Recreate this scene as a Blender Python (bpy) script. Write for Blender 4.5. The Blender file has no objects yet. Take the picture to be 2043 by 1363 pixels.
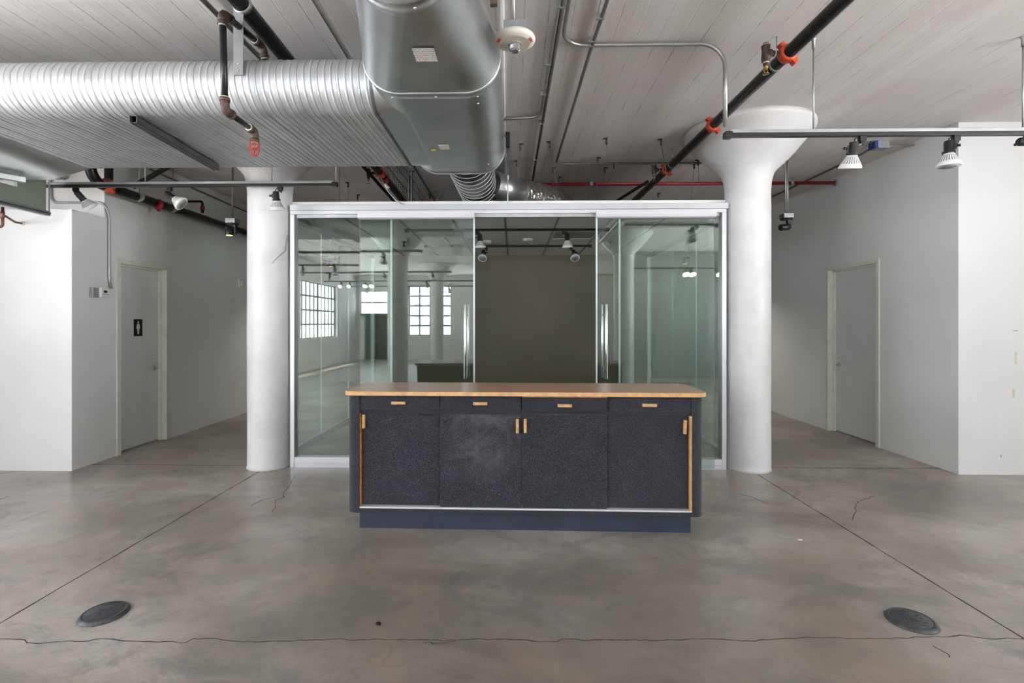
import bpy, bmesh, math, random
from mathutils import Vector, Matrix, Euler
R = math.radians
PI = math.pi
S = bpy.context.scene
COL = S.collection
rnd = random.Random(7)

# ---------------------------------------------------------------- camera model (level camera, 1.4 m above the floor)
TH = R(1.15); F = 1000.0; HC = 1.40
def ray(px, py):
    a = (px-1004)/F; b = (646-py)/F
    return (-math.sin(TH)+math.cos(TH)*a, math.cos(TH)+math.sin(TH)*a, b)
def PZ(px, py, z):
    r = ray(px, py); t = (z-HC)/r[2]; return Vector((r[0]*t, r[1]*t, z))
def PY(px, py, y):
    r = ray(px, py); t = y/r[1]; return Vector((r[0]*t, y, HC+r[2]*t))
def PX(px, py, x):
    r = ray(px, py); t = x/r[0]; return Vector((x, r[1]*t, HC+r[2]*t))
XY = lambda px, Y: PY(px, 646, Y).x
ZY = lambda px, py, Y: PY(px, py, Y).z

# ---------------------------------------------------------------- materials
def newmat(name):
    m = bpy.data.materials.new(name); m.use_nodes = True
    nt = m.node_tree; nt.nodes.clear()
    out = nt.nodes.new('ShaderNodeOutputMaterial')
    return m, nt, out
def N(nt, t, **kw):
    n = nt.nodes.new(t)
    for k, v in kw.items():
        if k in n.inputs: n.inputs[k].default_value = v
        else: setattr(n, k, v)
    return n
def ramp(nt, fac, stops, interp='LINEAR'):
    r = nt.nodes.new('ShaderNodeValToRGB'); r.color_ramp.interpolation = interp
    e = r.color_ramp.elements
    while len(e) < len(stops): e.new(0.5)
    for i, (p, c) in enumerate(stops):
        e[i].position = p; e[i].color = (c[0], c[1], c[2], 1) if not isinstance(c, (int, float)) else (c, c, c, 1)
    nt.links.new(fac, r.inputs[0]); return r
def simple(name, col, rough=.6, metal=0., noise=.06, nscale=9., bump=0., bscale=60., spec=.5, rvar=0.):
    m, nt, out = newmat(name); L = nt.links.new
    b = N(nt, 'ShaderNodeBsdfPrincipled'); b.inputs['Metallic'].default_value = metal
    b.inputs['Roughness'].default_value = rough; b.inputs['Specular IOR Level'].default_value = spec
    tc = N(nt, 'ShaderNodeTexCoord')
    n1 = N(nt, 'ShaderNodeTexNoise', Scale=nscale, Detail=5.0); L(tc.outputs['Object'], n1.inputs['Vector'])
    lo = [max(0, c*(1-noise*2)) for c in col]; hi = [min(1, c*(1+noise*2)) for c in col]
    r = ramp(nt, n1.outputs['Fac'], [(.3, lo), (.7, hi)]); L(r.outputs[0], b.inputs['Base Color'])
    if rvar:
        rr = ramp(nt, n1.outputs['Fac'], [(.3, max(0, rough-rvar)), (.7, min(1, rough+rvar))]); L(rr.outputs[0], b.inputs['Roughness'])
    if bump:
        n2 = N(nt, 'ShaderNodeTexNoise', Scale=bscale, Detail=4.0); L(tc.outputs['Object'], n2.inputs['Vector'])
        bp = N(nt, 'ShaderNodeBump', Strength=bump, Distance=.01); L(n2.outputs['Fac'], bp.inputs['Height']); L(bp.outputs[0], b.inputs['Normal'])
    L(b.outputs[0], out.inputs[0]); return m
def emit(name, col, s):
    m, nt, out = newmat(name); e = N(nt, 'ShaderNodeEmission', Strength=s); e.inputs[0].default_value = (*col, 1)
    nt.links.new(e.outputs[0], out.inputs[0]); return m

M = {}
M['wall'] = simple('white_wall_paint', (.84, .84, .84), .55, noise=.012, nscale=2., bump=.06, bscale=180)
M['colpaint'] = simple('white_column_paint', (.80, .80, .80), .42, noise=.025, nscale=5., bump=.65, bscale=11)
M['dimwall'] = simple('dimmed_wall_paint', (.36, .37, .35), .6, noise=.02, nscale=2.)  # wall colour darkened so the partition mirrors dimly in the right pane
M['olive'] = simple('olive_wall_paint', (.155, .131, .088), .5, noise=.05, nscale=1.2, bump=.04, bscale=200)
M['doorpaint'] = simple('white_door_paint', (.76, .77, .78), .42, noise=.02, nscale=3.)
M['cream'] = simple('cream_frame_paint', (.76, .77, .68), .4, noise=.03, nscale=8.)
M['tile'] = simple('ceiling_tile', (.90, .90, .90), .75, noise=.01, nscale=6., bump=.1, bscale=300)
M['tbar'] = simple('grey_ceiling_bar', (.32, .33, .33), .5)
M['alu'] = simple('anodised_aluminium', (.66, .68, .71), .34, .55, noise=.02)
M['aluwhite'] = simple('silver_white_aluminium', (.74, .74, .77), .36, .25, noise=.01)
M['alubar'] = simple('dull_aluminium', (.5, .51, .52), .35, .85)
M['chrome'] = simple('polished_steel', (.85, .85, .86), .16, 1.)
M['galv'] = simple('galvanised_sheet', (.53, .55, .565), .50, .62, noise=.05, nscale=5., rvar=.04)
M['galvsmooth'] = simple('smooth_galvanised_sheet', (.60, .625, .64), .35, .97, noise=.04, nscale=4., rvar=.05)
M['galvdark'] = simple('dark_galvanised_sheet', (.15, .155, .16), .42, 1., noise=.08, nscale=10.)
M['galvhoop'] = simple('bright_zinc_hoop', (.85, .86, .86), .45, .7)
M['foil'] = simple('crinkled_foil', (.72, .70, .67), .24, 1., noise=.1, nscale=20., bump=.8, bscale=30)
M['emt'] = simple('conduit_zinc', (.40, .40, .385), .36, .75, noise=.06, nscale=12.)
M['emtl'] = simple('light_conduit_zinc', (.42, .43, .42), .42, .6, noise=.05, nscale=12.)
M['emtd'] = simple('dull_conduit_zinc', (.17, .165, .155), .5, .3, noise=.06, nscale=12.)
M['strut'] = simple('grey_strut_steel', (.40, .42, .43), .4, .7, noise=.06)
M['strutd'] = simple('dark_strut_steel', (.13, .145, .15), .45, .6, noise=.08)
M['boxgrey'] = simple('grey_box_steel', (.36, .39, .41), .4, .6, noise=.08, nscale=30.)
M['blackpipe'] = simple('black_steel_pipe', (.012, .012, .012), .32, 0., noise=.3, nscale=25., spec=.5)
M['black'] = simple('black_enamel', (.014, .014, .015), .38, 0., noise=.05)
M['rust'] = simple('rusty_iron', (.085, .055, .04), .6, .2, noise=.35, nscale=40., bump=.3, bscale=80)
M['copper'] = simple('aged_copper', (.16, .085, .052), .50, .4, noise=.3, nscale=35.)
M['pipetape'] = simple('white_thread_tape', (.72, .68, .58), .7)
M['brass'] = simple('brass', (.40, .26, .10), .38, .9, noise=.15, nscale=60.)
M['orange'] = simple('orange_coupling_paint', (.62, .07, .02), .4, noise=.12, nscale=25.)
M['redpipe'] = simple('red_pipe_paint', (.26, .012, .012), .42, noise=.1)
M['redwire'] = simple('red_cage_enamel', (.55, .03, .04), .35)
M['redtext'] = simple('red_print', (.60, .03, .03), .5)
M['cream_plastic'] = simple('cream_plastic', (.80, .76, .68), .42, noise=.01)
M['whiteplastic'] = simple('white_plastic', (.80, .80, .79), .4, noise=.01)
M['clear'] = simple('clear_lens', (.62, .64, .67), .10, .9, noise=.25, nscale=60.)
M['lens'] = simple('lamp_lens', (.55, .55, .55), .25, .3)
M['lensd'] = simple('lamp_lens_ring', (.16, .16, .16), .35, .3)
M['navy'] = simple('navy_kick_paint', (.021, .030, .052), .42, noise=.10, nscale=5.)
def sticker_mat():
    m, nt, out = newmat('printed_sticker'); L = nt.links.new
    b = N(nt, 'ShaderNodeBsdfPrincipled', Roughness=.6); tc = N(nt, 'ShaderNodeTexCoord'); sx = N(nt, 'ShaderNodeSeparateXYZ'); L(tc.outputs['Object'], sx.inputs[0])
    ml = N(nt, 'ShaderNodeMath', operation='MULTIPLY'); L(sx.outputs['Y'], ml.inputs[0]); ml.inputs[1].default_value = 62.
    fr = N(nt, 'ShaderNodeMath', operation='FRACT'); L(ml.outputs[0], fr.inputs[0])
    rw = ramp(nt, fr.outputs[0], [(.0, 0.), (.55, 0.), (.58, 1.), (.85, 1.), (.88, 0.)], 'LINEAR')
    mp = N(nt, 'ShaderNodeMapping'); mp.inputs['Scale'].default_value = (260, 62, 1); L(tc.outputs['Object'], mp.inputs[0])
    nz = N(nt, 'ShaderNodeTexNoise', Scale=1., Detail=1.); L(mp.outputs[0], nz.inputs['Vector']); r2 = ramp(nt, nz.outputs['Fac'], [(.50, 0.), (.54, .9)])
    mm = N(nt, 'ShaderNodeMath', operation='MULTIPLY'); L(rw.outputs[0], mm.inputs[0]); L(r2.outputs[0], mm.inputs[1])
    mx = N(nt, 'ShaderNodeMix', data_type='RGBA'); L(mm.outputs[0], mx.inputs[0]); mx.inputs[6].default_value = (.74, .71, .67, 1); mx.inputs[7].default_value = (.12, .12, .12, 1)
    L(mx.outputs[2], b.inputs['Base Color']); L(b.outputs[0], out.inputs[0]); return m
M['cardboard'] = sticker_mat()
M['inkgrey'] = simple('grey_print', (.13, .13, .13), .7)
M['yellow'] = simple('yellow_sticker', (.60, .52, .04), .6)
M['blue'] = simple('blue_box_plastic', (.015, .045, .24), .4)
M['green'] = simple('sage_green_panel', (.25, .28, .225), .55, noise=.03, nscale=3.)
M['rubber'] = simple('dark_grey_casting', (.050, .052, .058), .42, noise=.18, nscale=40., bump=.15, bscale=120)
M['joint'] = simple('dark_joint_dirt', (.045, .036, .028), .8, noise=.3, nscale=60.)
M['crack'] = simple('floor_crack_dirt', (.075, .06, .048), .85, noise=.3, nscale=60.)
M['tape'] = simple('old_masking_tape', (.72, .66, .42), .6)
M['wood'] = simple('maple_handle', (.56, .33, .14), .42, noise=.12, nscale=30.)
M['woodedge'] = simple('orange_plywood_edge', (.52, .22, .045), .42, noise=.2, nscale=30.)
M['slotgrey'] = simple('grey_rib_gap', (.22, .22, .21), .6)
M['signblack'] = simple('black_sign', (.008, .008, .008), .4)
M['signwhite'] = simple('white_print', (.72, .72, .72), .5)
M['sash'] = simple('grey_window_sash', (.10, .11, .11), .5)
M['darkdoor'] = simple('dark_green_door', (.04, .055, .05), .5)
def facade_mat():
    m, nt, out = newmat('distant_facade'); L = nt.links.new
    b = N(nt, 'ShaderNodeBsdfPrincipled', Roughness=.7); tc = N(nt, 'ShaderNodeTexCoord'); mp = N(nt, 'ShaderNodeMapping'); mp.inputs['Rotation'].default_value = (PI/2, 0, 0); L(tc.outputs['Object'], mp.inputs[0])
    br = N(nt, 'ShaderNodeTexBrick', Scale=.45); br.offset = 0; br.inputs['Mortar Size'].default_value = .09; L(mp.outputs[0], br.inputs['Vector'])
    br.inputs['Color1'].default_value = (.14, .17, .26, 1); br.inputs['Color2'].default_value = (.24, .28, .40, 1); br.inputs['Mortar'].default_value = (.55, .58, .66, 1)
    L(br.outputs['Color'], b.inputs['Base Color']); L(b.outputs[0], out.inputs[0]); return m
M['bldg'] = facade_mat()
M['lit'] = emit('warm_lamp_glow', (1., .50, .16), 2.6)
M['litw'] = emit('white_lamp_glow', (1., .86, .62), 30.)

def glass_mat(name, tint, f0=.05):
    # thin architectural glass: Schlick reflection over a tinted straight-through transmission
    m, nt, out = newmat(name); L = nt.links.new
    g = N(nt, 'ShaderNodeNewGeometry')
    d = N(nt, 'ShaderNodeVectorMath', operation='DOT_PRODUCT'); L(g.outputs['Incoming'], d.inputs[0]); L(g.outputs['Normal'], d.inputs[1])
    ab = N(nt, 'ShaderNodeMath', operation='ABSOLUTE'); L(d.outputs['Value'], ab.inputs[0])
    om = N(nt, 'ShaderNodeMath', operation='SUBTRACT'); om.inputs[0].default_value = 1.; L(ab.outputs[0], om.inputs[1])
    pw = N(nt, 'ShaderNodeMath', operation='POWER'); L(om.outputs[0], pw.inputs[0]); pw.inputs[1].default_value = 5.
    ml = N(nt, 'ShaderNodeMath', operation='MULTIPLY_ADD'); L(pw.outputs[0], ml.inputs[0]); ml.inputs[1].default_value = 1-f0; ml.inputs[2].default_value = f0
    tr = N(nt, 'ShaderNodeBsdfTransparent'); tr.inputs[0].default_value = (*tint, 1)
    gl = N(nt, 'ShaderNodeBsdfGlossy', Roughness=0.0); gl.inputs[0].default_value = (.93, 1, .98, 1)
    mx = N(nt, 'ShaderNodeMixShader'); L(ml.outputs[0], mx.inputs[0]); L(tr.outputs[0], mx.inputs[1]); L(gl.outputs[0], mx.inputs[2])
    L(mx.outputs[0], out.inputs[0]); return m
M['glass'] = glass_mat('green_tinted_glass', (.90, .945, .925), .085)
M['winglass'] = glass_mat('window_glass', (.97, .98, .98))
M['glassedge'] = simple('glass_edge', (.62, .74, .74), .15, .0, noise=.02, spec=.9)

# concrete floor
def floor_mat():
    m, nt, out = newmat('polished_concrete'); L = nt.links.new
    b = N(nt, 'ShaderNodeBsdfPrincipled'); tc = N(nt, 'ShaderNodeTexCoord')
    mp = N(nt, 'ShaderNodeMapping'); mp.inputs['Scale'].default_value = (1, 1.6, 1); mp.inputs['Rotation'].default_value = (0, 0, .5); L(tc.outputs['Object'], mp.inputs[0])
    n1 = N(nt, 'ShaderNodeTexNoise', Scale=.75, Detail=7., Roughness=.58, Distortion=.4); L(mp.outputs[0], n1.inputs['Vector'])
    n2 = N(nt, 'ShaderNodeTexNoise', Scale=5.5, Detail=8., Roughness=.7, Distortion=.5); L(mp.outputs[0], n2.inputs['Vector'])
    n3 = N(nt, 'ShaderNodeTexNoise', Scale=90., Detail=5., Roughness=.75); L(tc.outputs['Object'], n3.inputs['Vector'])
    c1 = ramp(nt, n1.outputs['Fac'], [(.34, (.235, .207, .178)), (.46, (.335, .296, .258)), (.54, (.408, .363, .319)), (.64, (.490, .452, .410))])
    c2 = ramp(nt, n2.outputs['Fac'], [(.36, (.72, .73, .75)), (.46, (.92, .92, .93)), (.54, (1., 1., 1.)), (.64, (1.16, 1.11, 1.05))])
    mx = N(nt, 'ShaderNodeMix', data_type='RGBA', blend_type='MULTIPLY'); mx.inputs[0].default_value = .75
    L(c1.outputs[0], mx.inputs[6]); L(c2.outputs[0], mx.inputs[7])
    c3 = ramp(nt, n3.outputs['Fac'], [(.36, (.66, .66, .66)), (.47, (.97, .97, .97)), (.62, (1.10, 1.10, 1.10))])
    mx2 = N(nt, 'ShaderNodeMix', data_type='RGBA', blend_type='MULTIPLY'); mx2.inputs[0].default_value = .55
    L(mx.outputs[2], mx2.inputs[6]); L(c3.outputs[0], mx2.inputs[7])
    # broad cloudy grey stains and rust tinges, each with a shape of its own
    n4 = N(nt, 'ShaderNodeTexNoise', Scale=1.7, Detail=9., Roughness=.75, Distortion=1.2)
    mp4 = N(nt, 'ShaderNodeMapping'); mp4.inputs['Location'].default_value = (4.2, 1.3, 0); L(tc.outputs['Object'], mp4.inputs[0]); L(mp4.outputs[0], n4.inputs['Vector'])
    s4 = ramp(nt, n4.outputs['Fac'], [(.50, 0.), (.64, .62)])
    # darker patch before the counter: stains plus the counter's shading put into colour
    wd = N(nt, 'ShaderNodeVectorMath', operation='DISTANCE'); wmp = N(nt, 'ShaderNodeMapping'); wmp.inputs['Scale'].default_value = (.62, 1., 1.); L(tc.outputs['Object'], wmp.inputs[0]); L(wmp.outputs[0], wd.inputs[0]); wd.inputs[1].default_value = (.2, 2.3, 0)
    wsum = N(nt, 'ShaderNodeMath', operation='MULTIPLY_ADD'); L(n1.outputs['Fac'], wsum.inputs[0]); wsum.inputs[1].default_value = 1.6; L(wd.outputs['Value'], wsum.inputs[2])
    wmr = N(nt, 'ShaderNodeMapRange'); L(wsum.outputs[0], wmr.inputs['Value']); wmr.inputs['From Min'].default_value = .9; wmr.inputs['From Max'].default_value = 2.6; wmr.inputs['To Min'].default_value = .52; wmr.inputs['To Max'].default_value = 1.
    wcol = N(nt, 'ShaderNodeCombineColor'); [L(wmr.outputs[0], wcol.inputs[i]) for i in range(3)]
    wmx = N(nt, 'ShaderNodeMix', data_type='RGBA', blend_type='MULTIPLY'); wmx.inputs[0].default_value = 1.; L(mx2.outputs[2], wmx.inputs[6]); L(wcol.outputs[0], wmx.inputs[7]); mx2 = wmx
    mx3 = N(nt, 'ShaderNodeMix', data_type='RGBA', blend_type='MIX'); L(s4.outputs[0], mx3.inputs[0]); L(mx2.outputs[2], mx3.inputs[6]); mx3.inputs[7].default_value = (.135, .132, .125, 1)
    n5 = N(nt, 'ShaderNodeTexNoise', Scale=1.1, Detail=8., Roughness=.7, Distortion=.8)
    mp5 = N(nt, 'ShaderNodeMapping'); mp5.inputs['Location'].default_value = (-7.2, 5.3, 0); L(tc.outputs['Object'], mp5.inputs[0]); L(mp5.outputs[0], n5.inputs['Vector'])
    s5 = ramp(nt, n5.outputs['Fac'], [(.50, 0.), (.64, .55)])
    mx4 = N(nt, 'ShaderNodeMix', data_type='RGBA', blend_type='MIX'); L(s5.outputs[0], mx4.inputs[0]); L(mx3.outputs[2], mx4.inputs[6]); mx4.inputs[7].default_value = (.31, .235, .175, 1)
    # hairline cracks
    v = N(nt, 'ShaderNodeTexVoronoi', feature='DISTANCE_TO_EDGE', Scale=.75)
    nd = N(nt, 'ShaderNodeTexNoise', Scale=1.6, Detail=2.5); L(tc.outputs['Object'], nd.inputs['Vector'])
    va = N(nt, 'ShaderNodeMix', data_type='RGBA', blend_type='LINEAR_LIGHT'); va.inputs[0].default_value = .25; L(tc.outputs['Object'], va.inputs[6]); L(nd.outputs['Color'], va.inputs[7]); L(va.outputs[2], v.inputs['Vector'])
    cr = ramp(nt, v.outputs['Distance'], [(.0, 1.), (.0030, 0.)])
    msk = ramp(nt, n5.outputs['Fac'], [(.54, 0.), (.60, .45)])
    mm = N(nt, 'ShaderNodeMath', operation='MULTIPLY'); L(cr.outputs[0], mm.inputs[0]); L(msk.outputs[0], mm.inputs[1])
    mx5 = N(nt, 'ShaderNodeMix', data_type='RGBA', blend_type='MIX'); L(mm.outputs[0], mx5.inputs[0]); L(mx4.outputs[2], mx5.inputs[6]); mx5.inputs[7].default_value = (.10, .085, .07, 1)
    L(mx5.outputs[2], b.inputs['Base Color'])
    rr = ramp(nt, n2.outputs['Fac'], [(.3, .29), (.7, .42)]); L(rr.outputs[0], b.inputs['Roughness'])
    b.inputs['Specular IOR Level'].default_value = 1.
    L(b.outputs[0], out.inputs[0]); return m
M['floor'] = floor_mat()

# board-marked concrete ceiling: lines run along Y, every 0.146 m
def ceil_mat():
    m, nt, out = newmat('board_marked_concrete'); L = nt.links.new
    b = N(nt, 'ShaderNodeBsdfPrincipled', Roughness=.8); tc = N(nt, 'ShaderNodeTexCoord'); sx = N(nt, 'ShaderNodeSeparateXYZ'); L(tc.outputs['Object'], sx.inputs[0])
    nw = N(nt, 'ShaderNodeTexNoise', Scale=4., Detail=3.); L(tc.outputs['Object'], nw.inputs['Vector'])
    wa = N(nt, 'ShaderNodeMath', operation='MULTIPLY_ADD'); L(nw.outputs['Fac'], wa.inputs[0]); wa.inputs[1].default_value = .012; L(sx.outputs['X'], wa.inputs[2])
    dv = N(nt, 'ShaderNodeMath', operation='DIVIDE'); L(wa.outputs[0], dv.inputs[0]); dv.inputs[1].default_value = .1465
    fr = N(nt, 'ShaderNodeMath', operation='FRACT'); L(dv.outputs[0], fr.inputs[0])
    ab = N(nt, 'ShaderNodeMath', operation='SUBTRACT'); L(fr.outputs[0], ab.inputs[0]); ab.inputs[1].default_value = .5
    a2 = N(nt, 'ShaderNodeMath', operation='ABSOLUTE'); L(ab.outputs[0], a2.inputs[0])
    line = ramp(nt, a2.outputs[0], [(.0, .95), (.012, .6), (.024, 0.)])
    # broken up along its length, some parts dark gap, some parts pale ridge
    mp = N(nt, 'ShaderNodeMapping'); mp.inputs['Scale'].default_value = (7, 2.2, 1); L(tc.outputs['Object'], mp.inputs[0])
    n1 = N(nt, 'ShaderNodeTexNoise', Scale=1., Detail=9., Roughness=.8); L(mp.outputs[0], n1.inputs['Vector'])
    dk = ramp(nt, n1.outputs['Fac'], [(.47, 0.), (.60, 1.)]); lt = ramp(nt, n1.outputs['Fac'], [(.36, 1.), (.48, 0.)])
    d1 = N(nt, 'ShaderNodeMath', operation='MULTIPLY'); L(line.outputs[0], d1.inputs[0]); L(dk.outputs[0], d1.inputs[1])
    l1 = N(nt, 'ShaderNodeMath', operation='MULTIPLY'); L(line.outputs[0], l1.inputs[0]); L(lt.outputs[0], l1.inputs[1])
    # each board has its own slight tone
    fl = N(nt, 'ShaderNodeMath', operation='FLOOR'); L(dv.outputs[0], fl.inputs[0])
    wn = N(nt, 'ShaderNodeTexWhiteNoise', noise_dimensions='1D'); L(fl.outputs[0], wn.inputs['W'])
    base = ramp(nt, wn.outputs['Value'], [(0., (.76, .725, .705)), (1., (.81, .78, .76))])
    n2 = N(nt, 'ShaderNodeTexNoise', Scale=1.3, Detail=6.); L(tc.outputs['Object'], n2.inputs['Vector'])
    c2 = ramp(nt, n2.outputs['Fac'], [(.3, (.93, .90, .90)), (.5, (1., 1., 1.)), (.7, (1.02, 1.03, 1.02))])
    mx = N(nt, 'ShaderNodeMix', data_type='RGBA', blend_type='MULTIPLY'); mx.inputs[0].default_value = 1.; L(base.outputs[0], mx.inputs[6]); L(c2.outputs[0], mx.inputs[7])
    m1 = N(nt, 'ShaderNodeMix', data_type='RGBA', blend_type='MIX'); L(d1.outputs[0], m1.inputs[0]); L(mx.outputs[2], m1.inputs[6]); m1.inputs[7].default_value = (.20, .18, .165, 1)
    m2 = N(nt, 'ShaderNodeMix', data_type='RGBA', blend_type='MIX'); L(l1.outputs[0], m2.inputs[0]); L(m1.outputs[2], m2.inputs[6]); m2.inputs[7].default_value = (.74, .73, .71, 1)
    m3 = N(nt, 'ShaderNodeMix', data_type='RGBA', blend_type='MIX'); L(m2.outputs[2], m3.inputs[6]); m3.inputs[7].default_value = (.88, .87, .85, 1); L(m3.outputs[2], b.inputs['Base Color'])
    # grain, chips and blobs
    n3 = N(nt, 'ShaderNodeTexNoise', Scale=1., Detail=8., Roughness=.7); mp3 = N(nt, 'ShaderNodeMapping'); mp3.inputs['Scale'].default_value = (60, 7, 1); L(tc.outputs['Object'], mp3.inputs[0]); L(mp3.outputs[0], n3.inputs['Vector'])
    n4 = N(nt, 'ShaderNodeTexNoise', Scale=9., Detail=6., Roughness=.65); L(tc.outputs['Object'], n4.inputs['Vector'])
    chip = ramp(nt, n4.outputs['Fac'], [(.66, 0.), (.72, 1.)])
    n5 = N(nt, 'ShaderNodeTexNoise', Scale=26., Detail=4., Roughness=.7); L(tc.outputs['Object'], n5.inputs['Vector']); fl5 = ramp(nt, n5.outputs['Fac'], [(.64, 0.), (.68, .6)]); L(fl5.outputs[0], m3.inputs[0])
    h = N(nt, 'ShaderNodeMath', operation='MULTIPLY_ADD'); L(chip.outputs[0], h.inputs[0]); h.inputs[1].default_value = 1.2; L(n3.outputs['Fac'], h.inputs[2])
    h2 = N(nt, 'ShaderNodeMath', operation='MULTIPLY_ADD'); L(line.outputs[0], h2.inputs[0]); h2.inputs[1].default_value = -1.5; L(h.outputs[0], h2.inputs[2])
    bp = N(nt, 'ShaderNodeBump', Strength=.35, Distance=.006); L(h2.outputs[0], bp.inputs['Height']); L(bp.outputs[0], b.inputs['Normal'])
    L(b.outputs[0], out.inputs[0]); return m
M['ceiling'] = ceil_mat()

def felt_mat(name, stain=0.):
    m, nt, out = newmat(name); L = nt.links.new
    b = N(nt, 'ShaderNodeBsdfPrincipled', Roughness=.95); b.inputs['Specular IOR Level'].default_value = .1
    b.inputs['Sheen Weight'].default_value = .25; b.inputs['Sheen Roughness'].default_value = .5
    tc = N(nt, 'ShaderNodeTexCoord')
    n1 = N(nt, 'ShaderNodeTexNoise', Scale=230., Detail=4., Roughness=.85); L(tc.outputs['Object'], n1.inputs['Vector'])
    c1 = ramp(nt, n1.outputs['Fac'], [(.36, (.009, .009, .013)), (.50, (.027, .028, .036)), (.64, (.105, .106, .124))])
    n2 = N(nt, 'ShaderNodeTexNoise', Scale=7., Detail=5., Roughness=.7); L(tc.outputs['Object'], n2.inputs['Vector'])
    c2 = ramp(nt, n2.outputs['Fac'], [(.3, (.82, .82, .84)), (.7, (1.18, 1.18, 1.18))])
    mx = N(nt, 'ShaderNodeMix', data_type='RGBA', blend_type='MULTIPLY'); mx.inputs[0].default_value = 1.; L(c1.outputs[0], mx.inputs[6]); L(c2.outputs[0], mx.inputs[7])
    last = mx.outputs[2]
    if stain:
        n3 = N(nt, 'ShaderNodeTexNoise', Scale=4.5, Detail=5., Roughness=.6, Distortion=.5); L(tc.outputs['Object'], n3.inputs['Vector'])
        sp = N(nt, 'ShaderNodeVectorMath', operation='DISTANCE'); L(tc.outputs['Object'], sp.inputs[0]); sp.inputs[1].default_value = (-.28, .05, .64)
        f1 = ramp(nt, sp.outputs['Value'], [(.0, 1.), (.34, 0.)])
        f2 = ramp(nt, n3.outputs['Fac'], [(.38, 0.), (.66, 1.)])
        mm = N(nt, 'ShaderNodeMath', operation='MULTIPLY'); L(f1.outputs[0], mm.inputs[0]); L(f2.outputs[0], mm.inputs[1])
        m3 = N(nt, 'ShaderNodeMath', operation='MULTIPLY'); L(mm.outputs[0], m3.inputs[0]); m3.inputs[1].default_value = stain
        ad = N(nt, 'ShaderNodeMix', data_type='RGBA', blend_type='MIX'); L(m3.outputs[0], ad.inputs[0]); L(last, ad.inputs[6]); ad.inputs[7].default_value = (.24, .24, .25, 1)
        last = ad.outputs[2]
    L(last, b.inputs['Base Color'])
    bp = N(nt, 'ShaderNodeBump', Strength=.5, Distance=.003); L(n1.outputs['Fac'], bp.inputs['Height']); L(bp.outputs[0], b.inputs['Normal'])
    L(b.outputs[0], out.inputs[0]); return m
M['felt'] = felt_mat('charcoal_felt'); M['feltworn'] = felt_mat('worn_charcoal_felt', .5)
def laminate():
    m, nt, out = newmat('maple_laminate'); L = nt.links.new
    b = N(nt, 'ShaderNodeBsdfPrincipled', Roughness=.30); tc = N(nt, 'ShaderNodeTexCoord')
    mp = N(nt, 'ShaderNodeMapping'); mp.inputs['Scale'].default_value = (3, 60, 3); L(tc.outputs['Object'], mp.inputs[0])
    n1 = N(nt, 'ShaderNodeTexNoise', Scale=1., Detail=6., Roughness=.6); L(mp.outputs[0], n1.inputs['Vector'])
    c = ramp(nt, n1.outputs['Fac'], [(.3, (.52, .31, .19)), (.7, (.60, .37, .235))])
    n2 = N(nt, 'ShaderNodeTexNoise', Scale=3.5, Detail=3., Distortion=1.5); L(tc.outputs['Object'], n2.inputs['Vector'])
    s = ramp(nt, n2.outputs['Fac'], [(.62, 0.), (.66, .35), (.70, 0.)])
    mx = N(nt, 'ShaderNodeMix', data_type='RGBA', blend_type='MIX'); L(s.outputs[0], mx.inputs[0]); L(c.outputs[0], mx.inputs[6]); mx.inputs[7].default_value = (.34, .20, .13, 1)
    L(mx.outputs[2], b.inputs['Base Color']); L(b.outputs[0], out.inputs[0]); return m
M['laminate'] = laminate()
M['edgewood'] = simple('maple_front_edge', (.66, .39, .17), .38, noise=.10, nscale=18.)

# ---------------------------------------------------------------- mesh helpers
def NB(): return bmesh.new()
def box(bm, x0, x1, y0, y1, z0, z1, bev=0., mat=0, mx=None):
    v = [bm.verts.new((x, y, z)) for x in (x0, x1) for y in (y0, y1) for z in (z0, z1)]
    fs = [bm.faces.new([v[i] for i in q]) for q in ((0, 1, 3, 2), (4, 6, 7, 5), (0, 4, 5, 1), (2, 3, 7, 6), (0, 2, 6, 4), (1, 5, 7, 3))]
    for f in fs: f.material_index = mat
    if bev:
        es = list({e for f in fs for e in f.edges})
        r = bmesh.ops.bevel(bm, geom=es, offset=bev, segments=2, affect='EDGES', profile=.5)
        v = list({w for f in r['faces'] for w in f.verts} | {w for w in v if w.is_valid})
    if mx: bmesh.ops.transform(bm, matrix=mx, verts=[w for w in v if w.is_valid])
    return v
def fillet(pts, r, n=6):
    pts = [Vector(p) for p in pts]; out = [pts[0]]
    for i in range(1, len(pts)-1):
        a, b, c = pts[i-1], pts[i], pts[i+1]
        u = (a-b); w = (c-b); lu, lw = u.length, w.length; u.normalize(); w.normalize()
        ang = u.angle(w)
        if ang > PI-.02: out.append(b); continue
        d = min(r/math.tan(ang/2), lu*.49, lw*.49); rr = d*math.tan(ang/2)
        bis = (u+w).normalized(); cen = b+bis*(rr/math.sin(ang/2))
        p0 = b+u*d; p1 = b+w*d; v0 = p0-cen; v1 = p1-cen
        tot = v0.angle(v1)
        for k in range(n+1):
            t = k/n; out.append(cen+(v0*math.sin((1-t)*tot)+v1*math.sin(t*tot))/math.sin(tot))
    out.append(pts[-1]); return out
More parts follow.
